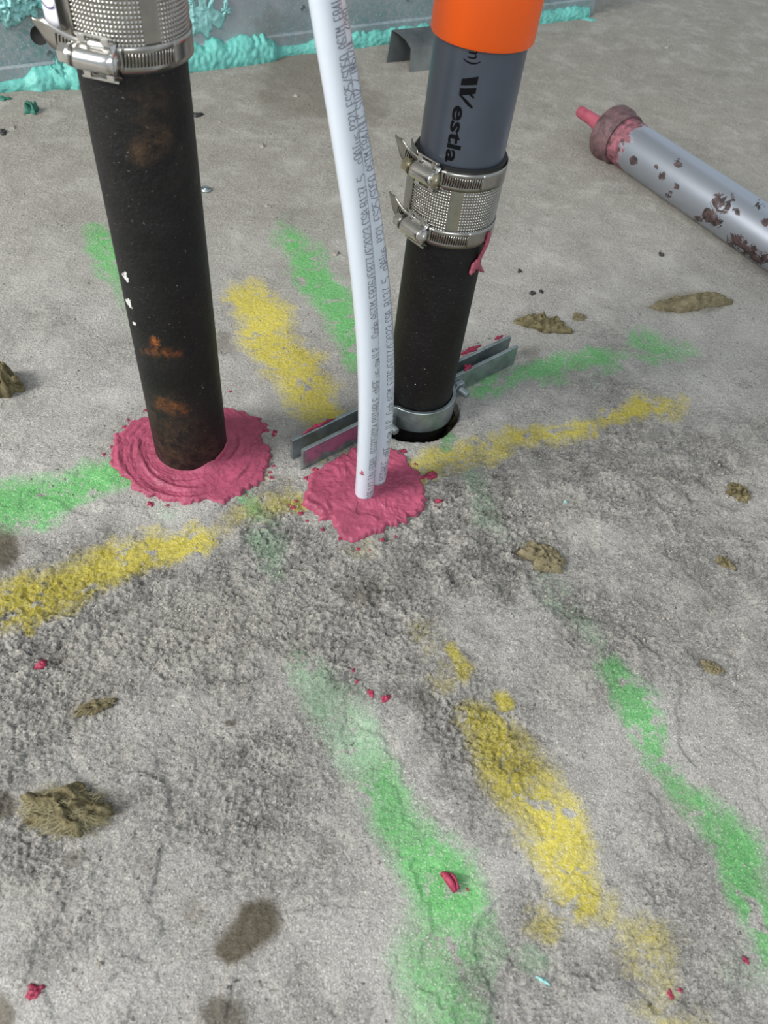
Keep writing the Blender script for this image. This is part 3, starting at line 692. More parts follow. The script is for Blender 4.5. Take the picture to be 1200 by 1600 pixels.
# ------------------------------------------------------------ pipes
def axis_thing(name, label, cat, p0, p1, group=None):
    dv = Vector([float(v) for v in (p1 - p0)]).normalized()
    t_ = thing(name, label, cat, p0, group, dv.to_track_quat('Z', 'X')); return t_, dv
def local(t_, P):                                     # world points -> thing's local frame
    m = (Matrix.Translation(t_.location) @ t_.rotation_quaternion.to_matrix().to_4x4()).inverted()
    return np.array([(m @ Vector([float(q) for q in p]))[:] for p in np.atleast_2d(P)])
def toworld(t_, P):
    m = Matrix.Translation(t_.location) @ t_.rotation_quaternion.to_matrix().to_4x4()
    return np.array([(m @ Vector([float(q) for q in p]))[:] for p in np.atleast_2d(P)])
def pipe_mesh(name, t_, r, z0, z1, mat, seg=96, nz=160, stamps=None, rin=.0255):
    V = []; 
    for z in np.linspace(z0, z1, nz):
        for j in range(seg):
            a = 2 * math.pi * j / seg; V.append((r * math.cos(a), r * math.sin(a), z))
    F_ = grid_faces(seg, nz, True); k = len(V)
    for z in (z1, z1 - .06, z0):
        for j in range(seg): a = 2 * math.pi * j / seg; V.append((rin * math.cos(a), rin * math.sin(a), z))
    F_ += [(k - seg + j, k - seg + (j + 1) % seg, k + (j + 1) % seg, k + j) for j in range(seg)] + grid_faces(seg, 3, True, k)
    o = mesh_obj(name, V, F_, mat, t_); sharpen(o, 50)
    W = toworld(t_, np.array(V)); pp = proj(W)
    dirc = CAM - W; ax = np.array(t_.rotation_quaternion @ Vector((0, 0, 1))); c0 = np.array(t_.location)
    rel = W - c0; nrm = rel - (rel @ ax)[:, None] * ax; front = (np.sum(nrm * dirc, 1) > 0)
    for nm_, st in (stamps or {}).items(): put(o.data, nm_, strokes(pp, st) * front)
    return o
# --- tall black pipe on the left
tL, dL = axis_thing('cast_iron_pipe', 'tall black cast-iron pipe in a round pink putty collar, left', 'pipe', LP0, LP1)
zb = local(tL, at(210, 60, .33))[0][2]
def z_at(t_, y_target):                               # height along a thing's axis whose front shows at a pixel row
    zz = np.linspace(-.02, .6, 2500); W = toworld(t_, np.stack([zz * 0, zz * 0, zz], 1)); return float(zz[np.argmin(np.abs(proj(W)[:, 1] - y_target))])
zL = z_at(tL, 50)
pipe_mesh('pipe_barrel', tL, PR, -.08, zL + .035, m_iron, 128, 260, {
    'rust': [[(243, 533, 9, 1.1)], [(228, 547, 9, .42), (278, 553, 8, .42)], [(250, 630, 10, .48), (288, 642, 10, .52)]],
    'brown': [[(225, 235, 26, .55), (245, 215, 30, .45)], [(255, 650, 40, .25)], [(240, 700, 50, .3), (320, 715, 40, .3)], [(235, 160, 40, .25)], [(270, 690, 60, .25)]],
    'chip': [[(194, 428, 7, 1), (200, 440, 4, 1)], [(200, 470, 7, 1), (206, 482, 4, 1)], [(209, 505, 6, .9)], [(222, 497, 12, .45)], [(276, 447, 2, 1)], [(158, 224, 4, .8)]]})
# putty smeared on its foot
# --- right hand pipe
tR, dR = axis_thing('cast_iron_pipe', 'shorter black cast-iron pipe standing in the open floor hole, right', 'pipe', RP0, RP1)
zc = z_at(tR, 297)
pipe_mesh('pipe_barrel', tR, PR, -.08, zc + .012, m_iron2, 128, 200, {'rust': [], 'brown': [],
    'chip': [[(648, 600, 2, 1)], [(655, 576, 1.5, .8), (668, 577, 1.5, .8)], [(690, 460, 3, .5)], [(640, 520, 3, .5)]]})
def wrap_pts(r, a, z): return (r * math.cos(a), r * math.sin(a), z)
def front_angle(t_):                                  # local angle facing the camera
    c = local(t_, [CAM])[0]; return math.atan2(c[1], c[0])
aR, aL = front_angle(tR), front_angle(tL)
# in the local frame, which way does the angle grow on screen (+1: towards the right)
def screen_sign(t_, a):
    A_ = proj(toworld(t_, [wrap_pts(.03, a - .2, .2), wrap_pts(.03, a + .2, .2)])); return 1 if A_[1, 0] > A_[0, 0] else -1
sR, sL = screen_sign(tR, aR), screen_sign(tL, aL)

# --- grey plastic pipe above with writing
zg0, zcap = zc + .014, z_at(tR, 53)
tG = thing('plastic_pipe', 'dark grey plastic pipe with black lettering below the orange cap', 'pipe', tR.location, None, tR.rotation_quaternion.copy())
pipe_mesh('pipe_barrel', tG, .0301, zg0, zcap + .03, m_pvc, 96, 8)
# orange cap
tO = thing('test_cap', 'orange plastic cap closing the top of the grey pipe', 'cap', tR.location, None, tR.rotation_quaternion.copy())
ztop = z_at(tR, -75)
lathe('cap_skirt', [(.0304, zcap), (.0304, zcap + .0), (.0326, zcap), (.0332, zcap + .0012), (.0336, ztop - .002), (.0332, ztop), (.0318, ztop + .0004), (.0308, ztop - .001), (.0302, ztop - .006), (.0302, zcap)], m_orange, tO, 96)
lathe('cap_disc', [(.0302, ztop - .0065), (.026, ztop - .007), (.0255, ztop - .0045), (.010, ztop - .0045), (.0095, ztop - .007), (0, ztop - .007)], m_orange, tO, 64)
# lettering (bold sans glyphs wrapped round the pipe, reading downwards)
def wrapped_text(txt, t_, r, y0, y1, x_off_deg, cap_h, sgn, a0, mat, parent, bold=.02, name='lettering', shear=0):
    cu = bpy.data.curves.new('t', 'FONT'); cu.body = txt; cu.size = 1; cu.offset = bold; cu.resolution_u = 3; cu.shear = shear
    to = bpy.data.objects.new('t', cu); C.objects.link(to); dg = bpy.context.evaluated_depsgraph_get()
    me = bpy.data.meshes.new_from_object(to.evaluated_get(dg)); C.objects.unlink(to); bpy.data.objects.remove(to)
    bm = bmesh.new(); bm.from_mesh(me)
    ys = [v.co.y for v in bm.verts]; xs = [v.co.x for v in bm.verts]; X0, X1 = min(xs), max(xs); hh_ = .73
    for yy in np.linspace(min(ys), max(ys), 16)[1:-1]:
        bmesh.ops.bisect_plane(bm, geom=bm.verts[:] + bm.edges[:] + bm.faces[:], plane_co=(0, yy, 0), plane_no=(0, 1, 0))
    za, zb_ = z_at(t_, y0), z_at(t_, y1)              # first letter at pixel row y0, last ends at y1
    for v in bm.verts:
        s = (v.co.x - X0) / (X1 - X0); z = za + (zb_ - za) * s
        a = a0 + sgn * (math.radians(x_off_deg) + (v.co.y / hh_) * cap_h / r)
        v.co = Vector(wrap_pts(r + .00012, a, z))
    me2 = bpy.data.meshes.new(name); bm.to_mesh(me2); bm.free(); return fin(name, me2, mat, parent, False)
wrapped_text('estla', tG, .0301, 141, 228, -19, .0093, sR, aR, m_ink, tG, .028)
wrapped_text('m)', tG, .0301, 50, 76, -12, .0085, sR, aR, m_ink, tG, .004)
def glyph_poly(polys, name, t_, r, zmap, ang_of, mat, parent):
    """flat letter shapes given in (along, across) units, wrapped round a pipe"""
    bm = bmesh.new()
    for pl in polys:
        vs = [bm.verts.new((a_, b_, 0)) for a_, b_ in pl]; bm.faces.new(vs)
    bmesh.ops.triangulate(bm, faces=bm.faces[:])
    for yy in np.linspace(-.02, .96, 12)[1:-1]:
        bmesh.ops.bisect_plane(bm, geom=bm.verts[:] + bm.edges[:] + bm.faces[:], plane_co=(0, yy, 0), plane_no=(0, 1, 0))
    for v in bm.verts: v.co = Vector(wrap_pts(r + .00014, ang_of(v.co.y), zmap(v.co.x)))
    me2 = bpy.data.meshes.new(name); bm.to_mesh(me2); bm.free(); return fin(name, me2, mat, parent, False)
za, zb2 = z_at(tR, 92), z_at(tR, 142)
Wm = [[(.16, .01), (0, .95), (.25, .93), (.36, .0)], [(.45, -.02), (.34, .94), (.52, .94), (.58, .64), (.65, .13), (.67, .0)],
      [(.57, .52), (.55, .70), (.635, .93), (.68, .86)], [(.66, .0), (.635, .15), (.78, .58), (.94, .93), (1.0, .90), (.917, .59), (.80, .33)]]
glyph_poly(Wm, 'lettering', tG, .0301, lambda u: za + (zb2 - za) * u, lambda v: aR + sR * (math.radians(-15) + v * .0108 / .030), m_ink, tG)

# ------------------------------------------------------------ banded couplings
def coupling(base_t, zc, label, half=.0, height=.052, a_f=0, sg=1, front_deg=-42, smooth_deg=8, r0=.0325, brass=True, top_off=0, full_up=False, sticker=False, tail_h=1.0, ring_lbl=None, only_bottom=False):
    t_ = thing('pipe_coupling', label, 'coupling', base_t.location, None, base_t.rotation_quaternion.copy())
    zl, zh = zc - height / 2, zc + height / 2
    lathe('rubber_sleeve', [(.0302, zl - .001), (.0322, zl - .001), (.0322, zh + .002), (.0302, zh + .002)], m_rubber, t_, 96)
    # corrugated shield: real dimples
    seg, nz = 700, 170; V = []
    A_ = np.linspace(0, 2 * np.pi, seg, endpoint=False); Z_ = np.linspace(zl + .001, zh - .0, nz)
    for z in Z_:
        rel = np.degrees(np.abs((A_ - (a_f + sg * math.radians(smooth_deg)) + np.pi) % (2 * np.pi) - np.pi))
        pat = (.5 + .5 * np.cos(A_ * 100)) * (.5 + .5 * np.cos(z * 2 * math.pi / .0021)) * sstep(7, 8.5, rel)
        edge = sstep(zl + .001, zl + .004, z) * (1 - sstep(zh - .004, zh - .001, z))
        rr = r0 + .0009 * pat * edge
        V += [(r * math.cos(a), r * math.sin(a), z) for r, a in zip(rr, A_)]
    mesh_obj('corrugated_shield', V, grid_faces(seg, nz, True), m_steel, t_)
    # shield's loose overlapping edge
    aov = a_f + sg * math.radians(front_deg - 22); ov = []
    for z in np.linspace(zl + .001, zh + .0025, 10):
        for k in range(10):
            a = aov - sg * math.radians(k * 3.4); ov.append(wrap_pts(r0 + .0009 + .0030 * (k / 9) ** 2, a, z))
    o = mesh_obj('shield_edge', ov, grid_faces(10, 10), m_steel, t_); md = o.modifiers.new('t', 'SOLIDIFY'); md.thickness = .0004
    for bi, zz in enumerate((zl + .0068, zh - .0068)):
        worm_band(t_, zz, r0 + .0011, a_f, sg, front_deg + (4 if bi else 0), m_screw_brass if (bi and brass) else m_screw)
    if sticker:
        st = []
        a_s = a_f + sg * math.radians(front_deg - 34)
        for i in range(12):
            z = zl + .014 + (height - .014) * i / 11
            for k in range(7):
                a = a_s - sg * math.radians(k * 4.0); st.append(wrap_pts(r0 + .0042 + .0035 * (k / 6), a, z))
        so = mesh_obj('white_sticker', st, grid_faces(7, 12), m_label, t_); md = so.modifiers.new('t', 'SOLIDIFY'); md.thickness = .0004; so['label'] = 'white sticker with purple print'
        for rr_, cz in ((.008, .020), (.011, .034), (.006, .047)):
            V = []; n_ = 24
            for i in range(n_):
                b = math.pi * 2 * i / (n_ - 1) * .75 + cz * 60
                for rw in (rr_ - .0004, rr_ + .0004):
                    da = (rw * math.cos(b)) / r0; z = zl + cz + rw * math.sin(b)
                    kk = np.clip(math.degrees(-da) + 12, 0, 24) / 24
                    V.append(wrap_pts(r0 + .0047 + .0035 * kk, a_s - sg * math.radians(24 * kk), z))
            so2 = mesh_obj('printed_arc', V, grid_faces(2, n_), m_purple, so)
    return t_
def worm_band(t_, zc, r, a_f, sg, deg, m_sc):
    """slotted band with its worm housing, screw and curled free end"""
    hw = .0062; ah = a_f + sg * math.radians(deg)
    ang_ = lambda d: ah + sg * math.radians(d)
    # plain band all round behind, then slotted strip shown to the right of the housing
    V, F_ = [], []
    def cell(d0, d1, z0, z1, rr, sh0=0, sh1=0):
        o_ = len(V); V.extend([wrap_pts(rr, ang_(d0 + sh0), z0), wrap_pts(rr, ang_(d1 + sh0), z0), wrap_pts(rr, ang_(d1 + sh1), z1), wrap_pts(rr, ang_(d0 + sh1), z1)]); F_.append((o_, o_ + 1, o_ + 2, o_ + 3))
    rows = [(-hw, -hw * .55), (-hw * .55, hw * .50), (hw * .50, hw)]
    d = 10.0
    while d < 360 - 16:
        slotted = 20 < d < 70
        for ri, (z0, z1) in enumerate(rows):
            if slotted and ri == 1:
                cell(d + 1.35, d + 3.0, zc + z0, zc + z1, r, -.9, .9)
            elif slotted:
                sh = (-.9 if ri == 0 else .9)
                cell(d, d + 3.0, zc + z0, zc + z1, r, 0 if ri == 0 else sh, sh if ri == 0 else 0)
            else: cell(d, d + 3.0, zc + z0, zc + z1, r)
        d += 3.0
    me = mesh_obj('band', V, F_, m_steel, t_)
    bm = bmesh.new(); bm.from_mesh(me.data); bmesh.ops.remove_doubles(bm, verts=bm.verts[:], dist=.00004); bmesh.ops.recalc_face_normals(bm, faces=bm.faces[:]); bm.to_mesh(me.data); bm.free()
    md = me.modifiers.new('t', 'SOLIDIFY'); md.thickness = .0007; md.offset = 0
    ip = []
    for z in (zc - hw * .62, zc + hw * .58):
        for k in range(20): ip.append(wrap_pts(r - .00035, ang_(18 + 54 * k / 19), z))
    mesh_obj('slot_shade_strip', ip, grid_faces(20, 2), m_slot_shade, t_)  # dark strip added under the slots in place of their shade
    # free end curling away to the left, tapering to a point
    V = []; n_ = 26; rows_ = 5
    for i in range(n_):
        u = i / (n_ - 1); dd = -8 - 40 * u; rr = r + .0012 + .0125 * u ** 1.6
        hz = hw * (1 - .0 * u) * (1 - sstep(.72, 1.0, u) * .85)
        for k in range(rows_): V.append(wrap_pts(rr, ang_(dd), zc + .0015 + hz * (2 * k / (rows_ - 1) - 1) + .010 * u * u))
    o = mesh_obj('band_tail', V, grid_faces(rows_, n_), m_steel, t_); md = o.modifiers.new('t', 'SOLIDIFY'); md.thickness = .0006; md.offset = 0
    # dark marks painted for the shaded slots of the tail
    V, F_ = [], []
    for q_ in range(9):
        u = .12 + q_ * .06; dd = -8 - 40 * u; rr = r + .0012 + .0125 * u ** 1.6 + .0004
        for z_, sh in ((-.003, -.8), (.003, .8)):
            for dl in (0, 1.1): V.append(wrap_pts(rr, ang_(dd + sh + dl), zc + .0015 + z_ + .010 * u * u))
        k = len(V) - 4; F_.append((k, k + 1, k + 3, k + 2))
    mesh_obj('tail_slots', V, F_, m_slot_shade, t_)
    # housing: a saddle with a half barrel over the screw
    ca, sa = math.cos(ah), math.sin(ah); rad = Vector((ca, sa, 0)); tan = Vector((-sa, ca, 0)) * sg; up = Vector((0, 0, 1))
    rot = Matrix((tan, rad, up)).transposed()
    def wpt(tn, rd, z): return tan * tn + rad * (r + rd) + up * (zc + z)
    bm = bmesh.new(); L2 = .0112; nL, nA = 9, 15; pts = []
    for i in range(nL):
        tn = -L2 + 2 * L2 * i / (nL - 1); row = []; sag = (tn * tn) / (2 * r)
        prof = [(-.0098, -.0004 - sag), (-.0080, .0002 - sag), (-.0070, .0006)] + [(-.0058 * math.cos(math.pi * j / 10), .0016 + .0070 * math.sin(math.pi * j / 10)) for j in range(11)] + [(.0070, .0008)] + [(.0086, .0004 - sag)]
        for (z, rd) in prof: row.append(bm.verts.new(wpt(tn, rd * (1 if abs(i - 4) < 4 else .93), z - .0004)))
        pts.append(row)
    for i in range(nL - 1):
        for j in range(len(prof) - 1): bm.faces.new((pts[i][j], pts[i + 1][j], pts[i + 1][j + 1], pts[i][j + 1]))
    ho = bm_obj('screw_housing', bm, m_screw, t_, True); md = ho.modifiers.new('t', 'SOLIDIFY'); md.thickness = .0008
    # tabs folded over, above and below
    for sz in (1, -1):
        for tx in (-.0064, .0064):
            bm = bmesh.new(); box_bm(bm, wpt(tx, .0014, sz * .0083), (.0040, .0018, .0032), rot, .0004); bm_obj('folded_tab', bm, m_screw, t_)
        bm = bmesh.new(); box_bm(bm, wpt(0, .0006, sz * .0101), (.0205, .0012, .0013), rot, .0003); bm_obj('saddle_edge', bm, m_screw, t_)
    # screw through the housing: hex head to the left, round end to the right
    V = []; seg = 20; screw = []
    def tube(name, prof, seg, mat, par=t_):
        V = []
        for (rr, tn) in prof:
            for j in range(seg):
                b = 2 * math.pi * (j + .5) / seg; V.append(wpt(tn, .0030 + rr * math.cos(b), rr * math.sin(b)))
        k = len(V); f = grid_faces(seg, len(prof), True); f += [tuple(range(seg)), tuple(range(k - seg, k))]
        o = mesh_obj(name, V, f, mat, par, True); sharpen(o, 30); return o
    tube('worm_screw', [(.0046, -.0130), (.0046, L2 + .0004), (.0036, L2 + .0013), (.0018, L2 + .0017)], 24, m_sc)
    tube('hex_head', [(.0040, -.0192), (.0049, -.0184), (.0049, -.0136), (.0040, -.0130)], 6, m_sc)
    tube('screw_collar', [(.0054, -.0136), (.0054, -.0120)], 24, m_sc)
    tube('screw_end', [(.0051, L2 - .0008), (.0051, L2 + .0006), (.0034, L2 + .0012), (.003, L2 + .0012), (.0022, L2 + .002), (.001, L2 + .0022)], 20, m_sc)
coupling(tR, zc, 'stainless steel banded coupling with two screw clamps joining black and grey pipes', height=.0560, a_f=aR, sg=sR, front_deg=-42, smooth_deg=4)
zbl = z_at(tL, 52)
coupling(tL, zbl + .0310, 'banded steel coupling with a white sticker on top of the tall black pipe', height=.077, a_f=aL, sg=sL, front_deg=-30, smooth_deg=22, brass=False, sticker=True)
# the pipe that goes on above it
tU = thing('upper_pipe', 'upper length of black pipe rising out of the stickered coupling', 'pipe', tL.location, None, tL.rotation_quaternion.copy())
pipe_mesh('pipe_barrel', tU, .0299, zL + .036, zbl + .22, m_iron2, 64, 4, {'rust': [], 'brown': [], 'chip': []})

# pink smear hanging on the coupling's lower right
def pipe_smear(t_, r, pts, wid, th, label, seed, mat):
    """thin strand laid on a pipe, pts are pixels"""
    ax = np.array(t_.rotation_quaternion @ Vector((0, 0, 1)))
    P_ = []
    for (px_, py_, rr) in pts:                        # ray against a cylinder of radius rr
        d = ray(px_, py_); d = d / np.linalg.norm(d); o = CAM - np.array(t_.location)
        dp = d - (d @ ax) * ax; op = o - (o @ ax) * ax; A_ = dp @ dp; B_ = 2 * dp @ op; C_ = op @ op - rr * rr
        D_ = B_ * B_ - 4 * A_ * C_; tt = (-B_ - math.sqrt(max(D_, 0))) / (2 * A_); P_.append(CAM + d * tt)
    P_ = np.array(P_); V = []; n_ = len(P_); sub = 6
    idx = np.linspace(0, n_ - 1, (n_ - 1) * sub + 1); Q = np.stack([np.interp(idx, range(n_), P_[:, k]) for k in range(3)], 1); Wd = np.interp(idx, range(n_), wid)
    seg = 10
    for i, q in enumerate(Q):
        tg = Q[min(i + 1, len(Q) - 1)] - Q[max(i - 1, 0)]; tg /= np.linalg.norm(tg); c0 = np.array(t_.location); n_o = q - c0; n_o = n_o - (n_o @ ax) * ax; n_o /= np.linalg.norm(n_o)
        b_ = np.cross(tg, n_o)
        for j in range(seg):
            a = 2 * math.pi * j / seg; ww = Wd[i] * (1 + .3 * math.sin(i * 1.9 + seed + j)); V.append(q + b_ * math.cos(a) * ww + n_o * (math.sin(a) * th * .5 + th * .3))
    k = len(V); f = grid_faces(seg, len(Q), True) + [tuple(range(seg)), tuple(range(k - seg, k))]
    o = mesh_obj('sealant_smear', V, f, mat); return tag(o, label, 'sealant') if label else o
sm = pipe_smear(tR, .03, [(763, 362, .0338), (759, 380, .0340), (753, 392, .0325), (747, 404, .0305), (741, 415, .0304), (733, 428, .0304)], [.0014, .0022, .0022, .0028, .0052, .0010], .0030, 'pink putty strand hanging from the coupling onto the black pipe', 2, m_nozzle)
arm = pipe_smear(tR, .03, [(742, 410, .0304), (748, 418, .0304), (753, 424, .0304)], [.0036, .0024, .0006], .0026, None, 3, m_nozzle); arm.name = 'smear_branch'; arm.parent = sm
for i, (a_, b_) in enumerate([(345, 705), (352, 700), (340, 718)]): pass
o = pipe_smear(tL, .03, [(354, 690, .0303), (350, 704, .0303), (343, 713, .0303), (335, 722, .0303), (322, 731, .0303)], [.0006, .0030, .0032, .0024, .0008], .0016, 'torn pink putty edge sticking to the foot of the tall pipe', 5, m_pink)

# ------------------------------------------------------------ riser clamp
tC = thing('riser_clamp', 'zinc-plated two-bar pipe clamp resting on the floor round the right pipe', 'clamp', (RP0[0], RP0[1], 0))
FL, FR = at(472, 733), at(800, 569); BL, BR = at(457, 719), at(788, 553)
cd = (FR - FL)[:2]; cd = cd / np.hypot(*cd); cd = np.array([cd[0], cd[1], 0]); cn = np.array([cd[1], -cd[0], 0])   # cn: towards camera
rc = RP0 * [1, 1, 0]
def strip(pts, z0, z1, th, name, parent, mat=m_galv):
    """flat steel strip following a plan path"""
    pts = np.array(pts); V = []
    for i, p_ in enumerate(pts):
        tg = pts[min(i + 1, len(pts) - 1)] - pts[max(i - 1, 0)]; tg /= np.hypot(*tg[:2]); n_ = np.array([-tg[1], tg[0], 0])
        b = .0004
        for (o_, z_) in ((-th / 2 + b, z0), (th / 2 - b, z0), (th / 2, z0 + b), (th / 2, z1 - b), (th / 2 - b, z1), (-th / 2 + b, z1), (-th / 2, z1 - b), (-th / 2, z0 + b)):
            V.append(p_ + n_ * o_ + np.array([0, 0, z_]) - np.array([rc[0], rc[1], 0]))
    k = len(V); f = grid_faces(8, len(pts), True) + [tuple(range(8)), tuple(range(k - 8, k))]
    o = mesh_obj(name, V, f, mat, parent, True); sharpen(o, 25); return o
ringr = .0322 + .0004
def half(side, L0, R0, name):
    dl = np.dot(L0 - rc, cd); dr = np.dot(R0 - rc, cd); off = float(np.mean([np.dot(L0 - rc, cn), np.dot(R0 - rc, cn)]))
    a0 = math.asin(min(.9, abs(off) / ringr)) ; pts = []
    for s in np.linspace(dl, -ringr * math.cos(a0) - .006, 8): pts.append(rc + cd * s + cn * off)
    pts.append(rc + cd * (-ringr * math.cos(a0) - .0025) + cn * (off + side * .001))
    for a in np.linspace(math.pi - a0 - .10, a0 + .10, 30): pts.append(rc + cd * ringr * math.cos(a) + cn * side * ringr * math.sin(a))
    pts.append(rc + cd * (ringr * math.cos(a0) + .0025) + cn * (off + side * .001))
    for s in np.linspace(ringr * math.cos(a0) + .006, dr, 8): pts.append(rc + cd * s + cn * off)
    return strip(pts, .0008, .0235, .0034, name, tC), off
gap = .011
print('clamp offs', [float(np.dot(q_ - rc, cn)) for q_ in (FL, FR, BL, BR)])
hf, offF = half(1, FL, FR, 'clamp_half'); hb, offB = half(-1, BL, BR, 'clamp_half')
# pink stain film on front bar, as smears
def bar_smear(px, py, ln, wd_px, z, label, seed, up=False):
    c = at(px, py, z); d = np.linalg.norm(c - CAM) / F
    o = blob('sealant_smear', c, (ln * d, wd_px * d), .0018, m_pinkdark, None, 26, 5, seed, rag=.9, lump=.5, nrm=np.array([0, 0, 1.]), udir=cd); tag(o, label, 'sealant')
bar_smear(735, 548, 20, 4, .0238, 'red-pink putty crust on top of the far clamp bar, right side', 3)
bar_smear(779, 528, 10, 3, .0238, 'thin putty crust near the right tip of the far clamp bar', 4)
bar_smear(731, 574, 9, 4.5, .0238, 'red-pink putty dab on top of the near clamp bar by the bolt', 5)
bar_smear(500, 664, 24, 2.5, .0238, 'thin putty crust on top of the far clamp bar, left side', 6)
# thin pink film on the front face of the near bar
m_film, t, p, l = nt('pink_film'); co = objco(t)
p.inputs['Base Color'].default_value = srgb(160, 92, 120); p.inputs['Roughness'].default_value = .5
l.new(mth(t, 'MULTIPLY', ramp(t, noise(t, 60, 5, .6, co), .32, .6), .75), p.inputs['Alpha'])
dl = float(np.dot(FL - rc, cd)); V = []
for i in range(20):
    s = dl + .004 + .058 * i / 19
    for k in range(4): V.append(rc + cd * s + cn * (offF + .0018 + .00012) + np.array([0, 0, .0075 + .0145 * k / 3 - .003 * math.sin(i * .8) * (k == 0)]) - np.array([rc[0], rc[1], 0]))
mesh_obj('putty_film', V, grid_faces(4, 20), m_film, tC, True)['label'] = 'pink putty film on the near bar'
# bolts
def bolt(s):
    c = rc + cd * s + cn * (offF + .0018) + np.array([0, 0, .0115]) - np.array([rc[0], rc[1], 0]); q = Vector(cn).to_track_quat('Z', 'Y')
    def add(name, prof, seg, par=tC):
        V = [(r * math.cos(2 * math.pi * j / seg), r * math.sin(2 * math.pi * j / seg), z) for r, z in prof for j in range(seg)]
        k = len(V); o = mesh_obj(name, V, grid_faces(seg, len(prof), True) + [tuple(range(seg)), tuple(range(k - seg, k))], m_galv, par); sharpen(o, 25)
        o.location = Vector(c); o.rotation_mode = 'QUATERNION'; o.rotation_quaternion = q; return o
    add('washer', [(.0100, 0), (.0100, .0014)], 28)
    add('hex_nut', [(.0080, .0014), (.0086, .0020), (.0086, .0062), (.0078, .0070)], 6)
    thr = []
    for i in range(22): thr.append((.0036 if i % 2 else .0031, .006 + i * .00048))
    thr.append((.0026, .0169)); add('bolt_shank', [(.0032, -.030)] + thr, 20)
bolt(ringr + .0095); bolt(-ringr - .012)

# wool packing inside the sleeve hole
t_ = thing('wool_packing', 'dark brown wool packed in the floor hole round the right pipe', 'mineral wool', (HOLE_C[0], HOLE_C[1], -.02))
V = []; seg, rings = 120, 10
for i in range(rings):
    for j in range(seg):
        a = 2 * math.pi * j / seg; r_ = .0310 + (.0105) * i / (rings - 1)
        cx_, cy_ = (RP0 - HOLE_C)[:2] * (1 - i / (rings - 1)); V.append((cx_ + r_ * math.cos(a), cy_ + r_ * math.sin(a), -.002 + .012 * (i / (rings - 1)) + .006 * float(fbm(np.array([math.cos(a) * r_ * 190]), np.array([math.sin(a) * r_ * 190]), 3, 3)[0])))
mesh_obj('packing_body', V, grid_faces(seg, rings, True), m_wooldark, t_)

